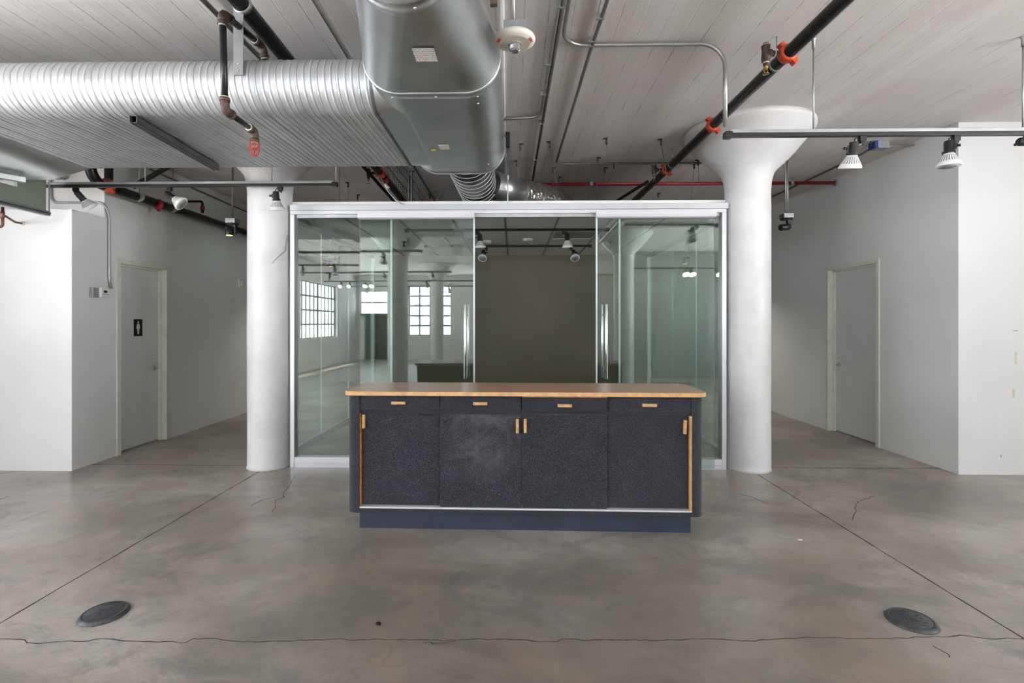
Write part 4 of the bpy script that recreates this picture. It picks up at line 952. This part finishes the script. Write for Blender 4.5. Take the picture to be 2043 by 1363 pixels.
def spot(base, off, aim, label, group, on=False):
    """hangs under a track at base; off: where the socket starts relative to base"""
    t = thing('track_spotlight', label, 'spotlight', tuple(base), group=group)
    def ch(nm, me, parent, mx):
        o = bpy.data.objects.new(nm, ME[me]); COL.objects.link(o); o.parent = parent; o.matrix_basis = mx; return o
    off = Vector(off); aim = Vector(aim).normalized(); q = frame_to(off, aim)
    ch('connector', 'connector', t, Matrix())
    ch('socket', 'socket', t, q)
    l = ch('lamp', 'lamp', t, q @ Matrix.Translation((0, 0, .066)))
    ch('lens', 'lens_on' if on else 'lens', l, Matrix())
    if not on: ch('lens_ring', 'ring', l, Matrix())
    bm = NB(); e_ = q @ Vector((.036, 0, .03)); pts = [Vector((0, 0, -.045)), Vector((e_.x*.5, e_.y*.5, -.062)), e_]
    tube(bm, fillet(pts, .02, 4), .0045, 8); obj('arm', bm, 'strut', t, True)
    bm = NB(); tube(bm, fillet([Vector((.008, 0, -.04)), Vector((.016, 0, -.066)), off*.5+Vector((0, 0, .012)), off-aim*.03, off-aim*.008], .02, 5), .004, 8); obj('cord', bm, 'black', t, True)
    return t
def track(label, x0, x1, Y, zbot, rods=(), capl=True, capr=True, h=.045, channel=True):
    t = thing('light_track', label, 'light track', ((x0+x1)/2, Y, zbot))
    part_box('track_rail', 'black', t, x0, x1, Y-.018, Y+.018, zbot, zbot+.024, bev=.002)
    if channel: part_box('support_channel', 'strut', t, x0+.01, x1-.01, Y-.020, Y+.020, zbot+.024, zbot+h, bev=.002)
    for on_, x in ((capl, x0), (capr, x1)):
        if on_: part_box('end_cap', 'black', t, x-.025, x+.025, Y-.024, Y+.024, zbot-.008, zbot+.034, bev=.004)
    for i, x in enumerate(rods):
        bm = NB(); tube(bm, [(x, Y, zbot+h), (x, Y, CZ)], .0055, 8); lathe(bm, [(.010, 0), (.010, .055), (.016, .06), (.016, .065)], Matrix.Translation((x, Y, CZ-.065)), 12); obj('hanger_rod', bm, 'strut', t)
    return t
ZR = ZY(1750, 272, TYR); track('black light track with grey channel at upper right, in front of the right column', XY(1452, TYR), XY(2120, TYR), TYR, ZR, (XY(1623, TYR), XY(2041, TYR)), True, False)
spot((XY(1720, TYR), TYR, ZR), (-.052, 0, -.045), (.02, .30, -1), 'white ribbed spotlight on the right track, beside the blue ceiling box', 'spotlights on the right track')
spot((XY(1907, TYR), TYR, ZR), (-.045, 0, -.045), (-.02, -.02, -1), 'white ribbed spotlight on the right track, in front of the corner of the right wall', 'spotlights on the right track')
q = PY(2036, 283, TYR); b_x = XY(2052, TYR); spot((b_x, TYR, ZR), (q.x-b_x, 0, q.z-ZR), (1, .12, .05), 'spotlight cut off by the right edge of the frame, only its black socket showing', 'spotlights on the right track')
TYL = 4.53; ZL = ZY(380, 373, TYL); track('black light track with grey channel crossing in front of the left column', XY(88, TYL), XY(668, TYL), TYL, ZL, (XY(542, TYL), XY(290, TYL)), False, True)
part_tube('conduit_drop', 'emtl', bpy.data.objects['light_track.001'], [(XY(671, TYL), TYL, ZL+.03), (XY(671, TYL), TYL, CZ)], .010, 12)
spot((XY(151, TYL), TYL, ZL), (.015, 0, -.050), (.45, .75, -1), 'white ribbed spotlight on the left track, beside the green hanging panel', 'spotlights on the left track')
spot((XY(338, TYL), TYL, ZL), (-.022, 0, -.060), (.80, .14, -.60), 'white spotlight on the left track turned to the right, above the long corridor pipe', 'spotlights on the left track')
spot((XY(559, TYL), TYL, ZL), (-.040, 0, -.055), (-.02, .22, -1), 'white ribbed spotlight hanging in front of the left column', 'spotlights on the left track')
# tracks inside the glass room
Y1 = 5.85; Z1 = ZY(1000, 462, Y1)
Z1 = RZ-.030; Y1 = (Z1-HC)/((646-461)/1000)
track('front black light track inside the glass room', XY(812, Y1), XY(1211, Y1), Y1, Z1, (), channel=False, h=.03)
Z2 = RZ-.030; Y2 = (Z2-HC)/((646-493)/1000)
track('rear black light track inside the glass room', XY(850, Y2), XY(1177, Y2), Y2, Z2, (), channel=False, h=.03)
spot((XY(952, Y1), Y1, Z1), (.030, 0, -.045), (.05, .15, -1), 'white spotlight on the front glass room track near the left door edge', 'spotlights in the glass room')
spot((XY(1125, Y1), Y1, Z1), (.040, 0, -.045), (.05, .15, -1), 'white spotlight on the front glass room track beside the ceiling vent', 'spotlights in the glass room')
spot((XY(970, Y2), Y2, Z2), (-.040, 0, -.065), (-.05, -.55, -.60), 'spotlight on the rear glass room track, left one, lens facing the camera', 'spotlights in the glass room')
spot((XY(1139, Y2), Y2, Z2), (.040, 0, -.065), (.05, -.55, -.60), 'spotlight on the rear glass room track, right one, lens facing the camera', 'spotlights in the glass room')
# tracks further back in the loft, seen mirrored in the glass
for i, (Y, x0, x1, sp_, on_) in enumerate([(.84, -5.6, -1.62, (-3.9, -2.3), ()), (-1.1, -5.6, -3.4, (-4.6, -3.9), ()), (-2.7, -5.6, -1.54, (-4.6, -3.2, -2.0), ()), (-5.3, -5.7, -.6, (-5.2, -4.95, -4.45, -4.27, -2.6), (0, 1, 2, 3)), (-7.4, -5.6, .4, (-5., -3.6, -2.2), ()), (-1.9, 2.4, 5.6, (3.93, 4.06, 4.66), (0, 1, 2))]):
    track('light track mirrored in the glass, ' + ['nearest behind the viewer', 'short one, second behind the viewer', 'third behind the viewer', 'with four lit lamps, far behind the viewer', 'farthest behind the viewer', 'with lit lamps, behind the viewer on the right'][i], x0, x1, Y, 2.66, (x0+.4, x1-.4))
    for k, x in enumerate(sp_):
        spot((x, Y, 2.66), (.02, 0, -.05), (.2*(k-1), .35, -1) if not on_ else (-.15+.1*k, .8, -.6), 'spotlight behind the viewer, mirrored in the glass, ' + ('lit' if k in on_ else 'unlit'), 'lit spotlights behind the viewer' if k in on_ else 'unlit spotlights behind the viewer', on=k in on_)

# hanging cylinder lights beside the columns
def pendant(px, ytop, pybox, Ydist, label, on, double):
    X = XY(px, Ydist); zb_ = ZY(px, pybox, Ydist)
    t = thing('pendant_cylinder_light', label, 'ceiling light', (X, Ydist, zb_))
    bm = NB(); tube(bm, [(X, Ydist, zb_), (X+.0, Ydist, CZ)] if not double else [(X+.012, Ydist, zb_), (X+.012, Ydist, CZ)], .0095, 12); obj('stem', bm, 'emtl', t)
    s = -1 if double else 1
    pts = [(X-.010 if double else X+.0, Ydist, zb_), (X-.010 if double else X, Ydist, CZ-.12), (X-.03 if double else X+.03, Ydist+.02, CZ-.02), (X-.45 if double else X+.55, Ydist+.05, CZ-.02)]
    part_tube('curved_conduit', 'emtl' if double else 'emt', t, fillet(pts, .07, 6), .0095, 12)
    part_box('junction_box', 'boxgrey', t, X-.055, X+.055, Ydist-.055, Ydist+.055, zb_-.052, zb_, bev=.003)
    bm = NB(); lathe(bm, [(.062, 0), (.066, .004), (.066, .014), (.060, .018)], Matrix.Translation((X, Ydist, zb_-.070)), 32); obj('canopy_plate', bm, 'black', t)
    part_box('bracket', 'black', t, X+.005, X+.045, Ydist-.02, Ydist+.02, zb_-.17, zb_-.066, bev=.003)
    if on:
        bm = NB(); lathe(bm, [(.040, 0), (.042, .004), (.042, .09), (.036, .094)], Matrix.Translation((X-.02, Ydist-.03, zb_-.19)), 28); c_ = obj('lamp_cylinder', bm, 'black', t)
        bm = NB(); lathe(bm, [(.034, -.0006), (.034, .001), (0, .001)], Matrix.Translation((X-.02, Ydist-.03, zb_-.1905)), 24); obj('glowing_lens', bm, 'lit', c_)
    else:
        bm = NB(); lathe(bm, [(.034, 0), (.036, .004), (.036, .11), (.030, .114)], frame_to((X+.02, Ydist-.01, zb_-.15), (-1, -.25, -.12)), 28); obj('lamp_cylinder', bm, 'black', t)
    return t
pendant(1569, 326, 427, 5.80, 'black adjustable light hanging on conduits right of the right column, unlit', False, True)
def lampspot(p, d, w, col=(1., .80, .56), ang=100):
    L = bpy.data.lights.new('lamp_beam', 'SPOT'); L.energy = w; L.color = col; L.spot_size = R(ang); L.spot_blend = .8; L.shadow_soft_size = .035
    o = bpy.data.objects.new('lamp_beam', L); COL.objects.link(o); o.location = p; o.rotation_euler = Vector(d).to_track_quat('-Z', 'Y').to_euler()
def pendant_at(X, Y, label):
    px = 1004+1000*((X*math.cos(TH)+Y*math.sin(TH))/(-X*math.sin(TH)+Y*math.cos(TH)))
    py = 646-1000*(2.6-HC)/(-X*math.sin(TH)+Y*math.cos(TH)); return pendant(px, 0, py, Y, label, True, False)
for i, (x_, y_) in enumerate(((-3.20, 8.8), (2.92, 8.55))):
    pendant_at(x_, y_, 'black cylinder light glowing warm deep in the %s corridor, seen through the glass' % ('left' if x_ < 0 else 'right'))
    lampspot((x_-.02, y_-.03, 2.40), (0, 0, -1), 42, (1., .90, .78), 140)
pendant(464, 335, 437, 5.60, 'black cylinder light hanging on a conduit left of the left column, glowing warm', True, False)

# ---------------------------------------------------------------- fire alarm and small ceiling fittings
FY = 2.36; fc = PY(1027, 79, FY); fc.z = 2.735
fa = thing('fire_alarm', 'round cream ceiling speaker strobe marked FIRE hanging above the counter', 'fire alarm', tuple(fc))
part_tube('stem', 'emt', fa, [fc+Vector((-.008, 0, .06)), Vector((fc.x-.008, fc.y, CZ))], .0105, 14)
part_box('back_box', 'boxgrey', fa, fc.x-.052, fc.x+.052, fc.y-.05, fc.y+.05, fc.z+.012, fc.z+.068, bev=.003)
def fz(r): return -.004-.006*(1-(r/.06)**2)
bm = NB(); lathe(bm, [(.060, .022), (.078, .020), (.084, .012), (.086, .002), (.083, -.010), (.074, -.020), (.062, -.026), (.060, -.0265), (.058, -.0245), (.055, -.0270), (.052, -.0250), (.049, -.0275), (.046, -.0255), (.043, -.028), (.040, -.026), (.037, -.0285), (.034, -.0265), (.031, -.029), (.026, -.029), (0, -.029)], Matrix.Translation(fc) @ Matrix.Diagonal((1, 1, .66, 1)), 64)
obj('housing', bm, 'cream_plastic', fa)
bm = NB(); lathe(bm, [(.028, -.018), (.028, -.021), (.0255, -.022), (.0255, -.029), (.023, -.042), (.017, -.048), (.006, -.050), (0, -.050)], Matrix.Translation(fc), 24, smooth=False); obj('strobe_lens', bm, 'clear', fa)
def textmesh(s, size, depth=.0006):
    cu = bpy.data.curves.new('t', 'FONT'); cu.body = s; cu.size = size; cu.extrude = depth; cu.align_x = 'CENTER'; cu.align_y = 'CENTER'
    o = bpy.data.objects.new('t', cu); COL.objects.link(o); bpy.context.view_layer.update()
    me = bpy.data.meshes.new_from_object(o.evaluated_get(bpy.context.evaluated_depsgraph_get())); bpy.data.objects.remove(o); return me
for sgn in (-1, 1):
    me = textmesh('FIRE', .019); me.materials.append(M['redtext'])
    o = bpy.data.objects.new('fire_lettering', me); COL.objects.link(o); o.parent = fa
    a_ = R(-90+sgn*68); rad = .0700
    nrm = Vector((math.cos(a_)*.40, math.sin(a_)*.40, -.92)).normalized()
    up_ = Vector((math.cos(a_), math.sin(a_), 0)); up_ = (up_-nrm*up_.dot(nrm)).normalized(); xx = up_.cross(nrm)
    o.matrix_basis = Matrix(((xx.x, up_.x, nrm.x, math.cos(a_)*rad), (xx.y, up_.y, nrm.y, math.sin(a_)*rad), (xx.z, up_.z, nrm.z, -.0158), (0, 0, 0, 1)))
for o_ in fa.children:
    if not o_.name.startswith(('stem', 'back_box')): o_.scale = (1.13,)*3; o_.location *= 1.13
# small angle bracket with a wire by the junction duct
q = PZ(985, 8, 3.2); br = thing('angle_bracket', 'small steel angle bracket with a wire beside the top of the junction duct', 'bracket', tuple(q))
part_box('clip', 'rust', br, q.x-.02, q.x+.02, q.y-.015, q.y+.015, 3.19, CZ, bev=.002); part_tube('wire', 'emt', br, [q+Vector((.012, 0, 0)), Vector((q.x+.012, q.y+.02, 2.98)), (TX1-.02, TY0+.25, 2.95)], .0025, 6)
q = PY(1013, 270, 4.9); br = thing('rod_hanger', 'dark slotted bracket with a long white coupled rod above the glass room entrance', 'hanger', (q.x, 4.9, 3.0))
zt_ = ZY(1013, 270, 4.9); part_box('slotted_bracket', 'black', br, q.x-.02, q.x+.02, 4.88, 4.92, ZY(1013, 294, 4.9), CZ, bev=.002)
part_tube('rod', 'strut', br, [(q.x+.0, 4.9, ZY(1013, 294, 4.9)), (q.x, 4.9, ZT)], .005, 8)
part_tube('white_sleeve', 'whiteplastic', br, [(q.x, 4.9, ZY(1013, 357, 4.9)), (q.x, 4.9, ZY(1013, 350, 4.9))], .011, 12)
part_tube('white_lower_rod', 'whiteplastic', br, [(q.x, 4.9, ZY(1013, 357, 4.9)), (q.x, 4.9, ZT)], .006, 8)
# fittings on the room ceiling
rs = PZ(1053, 478, RZ-.01); t = thing('ceiling_strobe', 'small white round strobe on the glass room ceiling between the tracks', 'fire alarm', tuple(rs))
bm = NB(); lathe(bm, [(.076, .01), (.078, 0), (.070, -.022), (.04, -.030), (0, -.030)], Matrix.Translation(rs), 32); obj('housing', bm, 'whiteplastic', t)
bm = NB(); lathe(bm, [(.028, -.03), (.028, -.045), (.018, -.06), (0, -.063)], Matrix.Translation(rs), 16); obj('strobe_lens', bm, 'clear', t)
rs = PZ(972, 482, RZ-.01); bm = NB(); lathe(bm, [(.060, .01), (.062, -.005), (.055, -.022), (.03, -.030), (0, -.030)], Matrix.Translation(rs), 32)
tag(obj('smoke_detector', bm, 'whiteplastic'), 'small round white smoke detector on the glass room ceiling behind the left door edge', 'smoke detector')
for px, lab in ((806, 'left'), (1218, 'right')):
    rs = PZ(px, 484, RZ-.02); t = thing('pendent_sprinkler', 'small dark sprinkler on the glass room ceiling seen through the %s sliding door' % lab, 'sprinkler', tuple(rs))
    bm = NB(); tube(bm, [rs+Vector((0, 0, .02)), rs+Vector((0, 0, -.05))], .008, 8); obj('stem', bm, 'black', t); bm = NB(); lathe(bm, [(.035, 0), (.035, .004)], Matrix.Translation(rs+Vector((0, 0, .004))), 16); lathe(bm, [(.022, 0), (.022, .003)], Matrix.Translation(rs+Vector((0, 0, -.052))), 12); obj('deflector', bm, 'black', t)

# ---------------------------------------------------------------- wires hanging from ceiling anchors above the glass room
WR_ = [((1097, 289), (1112, 377)), ((1038, 293), (1038, 355)), ((1210, 282), (1213, 327)), ((1192, 320), (1190, 408)), ((1225, 331), (1215, 361)), ((1206, 340), (1206, 372)),
       ((1031, 326), (1030, 408)), ((1103, 340), (1102, 408)), ((1319, 284), (1334, 371)), ((1385, 332), (1378, 406)), ((1393, 325), (1396, 389)), ((1313, 390), (1316, 409)),
       ((694.5, 369), (694, 410)), ((713.5, 393), (713, 410)), ((677, 322), (678, 413)), ((1115, 358), (1116, 408)), ((858, 392), (857, 410))]
side = ['front', 'rear']
for i, (p, q) in enumerate(WR_):
    A = PZ(*p, 3.235); B = PY(*q, A.y+.05*(1 if i % 2 else 0))
    where = 'left of the junction duct' if p[0] < 900 else 'between the junction duct and the conduits' if p[0] < 1060 else 'between the two ceiling conduits' if p[0] < 1130 else 'near the middle of the red pipe' if p[0] < 1260 else 'just left of the right column'
    t = thing('hanger_wire', 'thin ceiling hanger wire above the glass room, ' + where, 'wire', tuple(A), group='hanger wires ' + where)
    bm = NB(); tube(bm, [A+Vector((0, 0, -.02)), B], .0026, 6); obj('wire', bm, 'emtd', t)
    s = 1 if i % 2 else -1
    bm = NB(); box(bm, A.x-.008, A.x+.008, A.y-.012, A.y+.012, A.z-.03, CZ, bev=.001); box(bm, min(A.x, A.x+s*.034), max(A.x, A.x+s*.034), A.y-.012, A.y+.012, CZ-.012, CZ-.003); obj('ceiling_clip', bm, 'rust', t)
# vertical strut, wire tray and flexible cable left of the junction duct
Yp = 5.6; Xp = XY(818.5, Yp)
st = thing('strut_post', 'vertical grey strut post above the glass room', 'strut', (Xp, Yp, 2.6)); bm = NB()
for a_ in ((-.024, -.021, -.021, .021), (.021, .024, -.021, .021), (-.024, .024, .018, .021), (-.024, -.010, -.021, -.018), (.010, .024, -.021, -.018)): box(bm, Xp+a_[0], Xp+a_[1], Yp+a_[2], Yp+a_[3], RZ+.05, ZY(818, 338, Yp))
obj('channel', bm, 'strut', st)
bm = NB()
for s in (-1, 1): tube(bm, [(Xp+s*.03, Yp, ZY(818, 341, Yp)-.02), (Xp+s*.03, Yp, CZ)], .007, 8)
box(bm, Xp-.045, Xp+.045, Yp-.03, Yp+.03, ZY(818, 341, Yp)-.01, ZY(818, 341, Yp)+.02, bev=.003); obj('bracket', bm, 'strutd', st)
tr = thing('cable_basket', 'wire mesh cable basket under the ceiling left of the strut post', 'cable tray', (-1.25, 4.6, 2.98))
xa, xb, z0_, z1_ = -1.33, -1.16, 2.96, 3.06
for x, z in ((xa, z1_), (xa, z0_), ((xa+xb)/2, z0_), (xb, z0_), (xb, z1_)): part_tube('long_wire', 'emtd', tr, [(x, 4.0, z), (x, 7.6, z)], .003, 6)
y = 4.0
while y < 7.6: part_tube('cross_wire', 'emtd', tr, [(xa, y, z1_), (xa, y, z0_), (xb, y, z0_), (xb, y, z1_)], .0025, 5); y += .10
c0 = PZ(760, 352, 3.0); fl = thing('flexible_cable', 'loose white flexible cable looping below the black pipes over the glass room', 'cable', tuple(c0))
pts = [PY(x, y, 4.9) for x, y in ((759, 352), (765, 365), (775, 383), (788, 398), (800, 406), (812, 410))]; part_tube('cable', 'emtl', fl, pts, .0055, 8)
part_tube('ballast', 'cream_plastic', fl, [PY(768, 368, 4.9), PY(775, 376, 4.9)], .016, 12)
c1 = [PY(x, y, 5.4) for x, y in ((848, 372), (865, 377), (885, 381), (903, 383))]; t = thing('sagging_wire', 'thin sagging wire joining the hooped duct', 'wire', tuple(c1[0])); part_tube('wire', 'emtl', t, c1, .003, 6)
c1 = [PY(x, y, 5.3) for x, y in ((890, 366), (878, 388), (864, 410))]; part_tube('brace_wire', 'emtl', t, c1, .0025, 6)
c1 = [PY(x, y, 5.3) for x, y in ((889, 384), (896, 410))]; part_tube('brace_wire', 'emtl', t, c1, .0025, 6)

# ---------------------------------------------------------------- left side objects
# green panel hung from struts
Yf = 4.40; Xg = XY(92, Yf); gz1 = ZY(92, 352, Yf)+.0; gz0 = ZY(92, 420, Yf)
hp = thing('hanging_panel', 'sage green panel hanging from grey struts at the left edge of the frame', 'panel', (Xg, 3.7, gz0))
bm = NB(); cells(bm, [2.9, 4.14, Yf], [gz0, 2.552, gz1+.12], [(2.8, 4.14, 2.552, 5)], lambda u, v, t: (t, u, v), Xg-.025, Xg); obj('board', bm, 'green', hp)
p_ = PY(106, 432, Yf+.04); part_box('bottom_channel', 'strut', hp, Xg-.03, Xg+.014, 2.9, Yf+.03, gz0-.045, gz0, bev=.003)
part_box('channel_slot', 'strutd', hp, Xg+.0135, Xg+.0155, 2.9, Yf+.03, gz0-.030, gz0-.014)
part_tube('hanger_rod', 'emtl', hp, [(XY(98, Yf), Yf, gz0-.02), (XY(98, Yf), Yf, CZ)], .0055, 8)
u0 = PZ(0, 351, DB-.06); u1 = PZ(50, 360, DB-.06); us_ = thing('strut_channel', 'galvanised slotted channel under the smooth end of the big duct', 'strut', tuple(u1))
bm = NB(); dd = (u1-u0); mxx = Matrix.Translation(u1) @ Matrix.Rotation(math.atan2(dd.y, dd.x), 4, 'Z')
for a_ in ((-.27, 0, -.021, -.018, -.02, .021), (-.27, 0, .018, .021, -.02, .021), (-.27, 0, -.021, .021, .018, .021), (-.27, 0, -.021, -.010, -.02, -.017), (-.27, 0, .010, .021, -.02, -.017)): box(bm, *a_, mx=mxx)
obj('channel', bm, 'strut', us_)
part_tube('hanger_rod', 'strut', us_, [u1+Vector((-.03, 0, .02)), Vector((u1.x-.03, u1.y, DB-.01))], .006, 8)
# conduit and thermostat on the corner
v = [PY(95, 372, 5.04), PY(101, 404, 5.04), PY(196, 402, 5.04)]
cnr = Vector((-4.178, 5.10, v[2].z))
zth = PX(198, 574, -4.17).z
yth = PX(197, 574, -4.178).y
pts = [Vector((v[0].x, 5.045, CZ)), Vector((v[1].x, 5.045, v[1].z)), Vector((-4.178, 5.045, v[1].z)), Vector((-4.178, 5.10, v[1].z-.14)), Vector((-4.178, 5.10, zth+.1)), Vector((-4.172, 5.12, zth))]
run('wall_conduit', 'light grey conduit bending down the wall corner to the thermostat beside the restroom door', pts, .0115, 'emtl', 'conduit', 12, .07)
th = thing('thermostat', 'white wall thermostat with a small dark display beside the restroom door', 'thermostat', (-4.17, yth, zth-.05))
part_box('back_box', 'boxgrey', th, -4.195, -4.150, yth-.10, yth-.02, zth-.10, zth-.005, bev=.003)
part_box('housing', 'whiteplastic', th, -4.150, -4.122, yth-.035, yth+.065, zth-.10, zth, bev=.006)
part_box('display', 'signblack', th, -4.123, -4.1205, yth-.004, yth+.035, zth-.052, zth-.028)
part_box('seam', 'inkgrey', th, -4.123, -4.1212, yth-.010, yth+.062, zth-.068, zth-.063)
# grey box on the upper wall
q = PY(117, 349, 5.05); jb = thing('wall_junction_box', 'grey steel junction box high on the wall above the left light track', 'junction box', (q.x, 5.02, q.z))
part_box('steel_box', 'boxgrey', jb, XY(104, 5.0), XY(122, 5.0), 4.97, 5.06, q.z-.05, q.z+.05, bev=.003); part_box('cover', 'strut', jb, XY(121, 5.0), XY(127, 5.0), 4.99, 5.055, q.z-.04, q.z+.045, bev=.002)
# copper pipe
cw = PY(45, 446, 4.68); c0 = PY(5, 437, 4.36); cpz = cw.z
cpi = thing('copper_pipe', 'brown copper pipe stub projecting from the white wall at the left edge', 'pipe', tuple(cw))
c0 = Vector((PY(5, 437, 4.33).x, 4.33, cpz))
part_tube('branch', 'copper', cpi, [(cw.x, 4.68, cpz), (cw.x-.01, 4.62, cpz), (c0.x, c0.y, cpz+.01)], .0095, 12)
part_tube('riser', 'copper', cpi, fillet([(c0.x, c0.y, cpz+.075), (c0.x, c0.y, cpz-.10), (c0.x-.25, c0.y, cpz-.105)], .025, 5), .012, 14)
part_tube('tee', 'copper', cpi, [(c0.x, c0.y, cpz-.025), (c0.x, c0.y, cpz+.035)], .0155, 14)
bm = NB(); lathe(bm, [(.022, 0), (.020, .006), (.010, .008)], frame_to((cw.x, 4.68, cpz), (0, -1, 0)), 16); obj('escutcheon', bm, 'pipetape', cpi)
# restroom sign on the left door
sy0, sz0 = PX(266.5, 637, -4.285), PX(266.5, 671, -4.285); sy1 = PX(283.5, 640, -4.285)
sy, sz = (sy0.y+sy1.y)/2, (sy0.z+sz0.z)/2; hw, hh = (sy1.y-sy0.y)/2, (sy0.z-sz0.z)/2
sg = thing('restroom_sign', 'black plate with a white standing figure on the left corridor door', 'sign', (-4.285, sy, sz))
part_box('plate', 'signblack', sg, -4.285, -4.281, sy-hw, sy+hw, sz-hh, sz+hh, bev=.001)
bm = NB(); k = hh/.115
half = [(0, .058), (.017, .056), (.024, .046), (.026, .030), (.034, -.012), (.027, -.014), (.020, .012), (.022, -.030), (.016, -.032), (.013, -.090), (0, -.090)]
poly = [(a*k, b*k) for a, b in half]+[(-a*k, b*k) for a, b in half[-2:0:-1]]
mxs = Matrix(((0, 0, 1, -4.281), (1, 0, 0, sy), (0, 1, 0, sz), (0, 0, 0, 1)))
prism(bm, poly, 0, .0012, mxs); prism(bm, [(.0135*k*math.cos(2*PI*i/20), (.076+.0135*math.sin(2*PI*i/20))*k) for i in range(20)], 0, .0012, mxs); obj('figure', bm, 'signwhite', sg)
# small plate far down the left corridor
q = PX(480, 566, -4.19); pl = thing('wall_sensor', 'small beige sensor on the left corridor wall beside the left column', 'sensor', tuple(q))
part_box('plate', 'cream_plastic', pl, -4.195, -4.17, q.y-.06, q.y+.10, q.z-.06, q.z+.06, bev=.004); part_box('knob', 'whiteplastic', pl, -4.172, -4.15, q.y-.02, q.y+.05, q.z-.045, q.z+.045, bev=.003)
# tape strips and a scuff on the right wall
for i, (px, py0, py1, lab) in enumerate(((2026, 702, 726, 'upper strip of old yellow tape on the right front wall'), (2022, 776, 794, 'lower strip of old yellow tape on the right front wall'))):
    a_ = PY(px, py0, 4.735); b_ = PY(px+2, py1, 4.735); bm = NB(); box(bm, a_.x-.006, a_.x+.009, 4.7335, 4.735, b_.z, a_.z); tag(obj('tape_strip', bm, 'tape'), lab, 'tape')
a_ = PY(2026, 660, 4.735); bm = NB(); box(bm, a_.x-.02, a_.x+.02, 4.7338, 4.735, a_.z-.004, a_.z+.004); tag(obj('wall_scuff', bm, 'boxgrey'), 'short grey scuff above the tape on the right front wall', 'mark')
a_ = PY(1997, 910, 4.735); bm = NB(); lathe(bm, [(.007, 0), (.005, .002), (0, .002)], frame_to((a_.x, 4.735, a_.z), (0, -1, 0)) @ Matrix.Diagonal((1, 2, 1, 1)), 10); tag(obj('wall_dent', bm, 'boxgrey'), 'small grey dent low on the right front wall', 'mark')

# ---------------------------------------------------------------- the city outside the rear windows (seen mirrored)
for i, (x0, x1, y0, y1, z1) in enumerate([(-9, -1., -42, -34, 12), (1.5, 14, -60, -48, 9), (-60, -40, -30, -12, 3)]):
    bm = NB(); box(bm, x0, x1, y0, y1, -9, z1); tag(obj('office_building', bm, 'bldg'), ['blue-grey building outside the rear windows, straight behind', 'lower blue-grey building outside the rear windows, to the side', 'low pale building far outside the side windows'][i], 'building')

# ---------------------------------------------------------------- light
W = bpy.data.worlds.new('sky'); S.world = W; W.use_nodes = True; nt = W.node_tree; nt.nodes.clear()
tc = N(nt, 'ShaderNodeTexCoord'); sx_ = N(nt, 'ShaderNodeSeparateXYZ'); nt.links.new(tc.outputs['Generated'], sx_.inputs[0])
mr = N(nt, 'ShaderNodeMapRange'); mr.inputs['From Min'].default_value = -1; mr.inputs['From Max'].default_value = 1; nt.links.new(sx_.outputs['Z'], mr.inputs['Value'])
rp_ = ramp(nt, mr.outputs[0], [(0., (3.6, 3.52, 3.52)), (.40, (4.6, 4.5, 4.5)), (.48, (5.0, 4.92, 4.92)), (.505, (1.7, 1.72, 1.75)), (.65, (1.5, 1.62, 1.75)), (1., (.8, 1.05, 1.5))])
bg = N(nt, 'ShaderNodeBackground', Strength=5.0); nt.links.new(rp_.outputs[0], bg.inputs[0]); ow = N(nt, 'ShaderNodeOutputWorld'); nt.links.new(bg.outputs[0], ow.inputs[0])
def portal(loc, sx, sy, dirv):
    L = bpy.data.lights.new('window_portal', 'AREA'); L.shape = 'RECTANGLE'; L.size = sx; L.size_y = sy; L.cycles.is_portal = True
    o = bpy.data.objects.new('window_portal', L); COL.objects.link(o); o.location = loc
    d = Vector(dirv); q = d.to_track_quat('-Z', 'Z'); o.rotation_euler = q.to_euler()
for a_, b_ in WL: portal((-6.28, (a_+b_)/2, sum(WZ)/2), b_-a_, WZ[1]-WZ[0], (1, 0, 0))
for a_, b_ in WR_FILL: portal((6.48, (a_+b_)/2, sum(WZ)/2), b_-a_, WZ[1]-WZ[0], (-1, 0, 0))  # portals of the added right-hand fill windows
for a_, b_, c_, d_ in WE: portal(((a_+b_)/2, -9.88, (c_+d_)/2), b_-a_, d_-c_, (0, 1, 0))
sun = bpy.data.lights.new('sun', 'SUN'); sun.energy = 40.; sun.angle = R(.55); sun.color = (1., .93, .82)
so = bpy.data.objects.new('sun', sun); COL.objects.link(so); so.rotation_euler = Vector((.30, -.16, -1)).to_track_quat('-Z', 'Y').to_euler()

# ---------------------------------------------------------------- camera
cam = bpy.data.cameras.new('camera'); cam.sensor_width = 36; cam.lens = 36*F/2043; cam.shift_x = (1021.5-1004)/2043; cam.shift_y = -(681.5-646)/2043; cam.clip_start = .02
co = bpy.data.objects.new('camera', cam); COL.objects.link(co); co.location = (0, 0, HC); co.rotation_euler = (PI/2, 0, TH); S.camera = co
S.view_settings.view_transform = 'Standard'; S.view_settings.look = 'None'; S.view_settings.gamma = 1; S.view_settings.use_curve_mapping = False
S.view_settings.exposure = 1.0
cy = S.cycles; cy.use_denoising = True; cy.max_bounces = 7; cy.diffuse_bounces = 4; cy.glossy_bounces = 4; cy.transmission_bounces = 4; cy.transparent_max_bounces = 24
cy.caustics_reflective = False; cy.caustics_refractive = False; cy.sample_clamp_indirect = 6.; cy.use_adaptive_sampling = True; cy.adaptive_threshold = .04
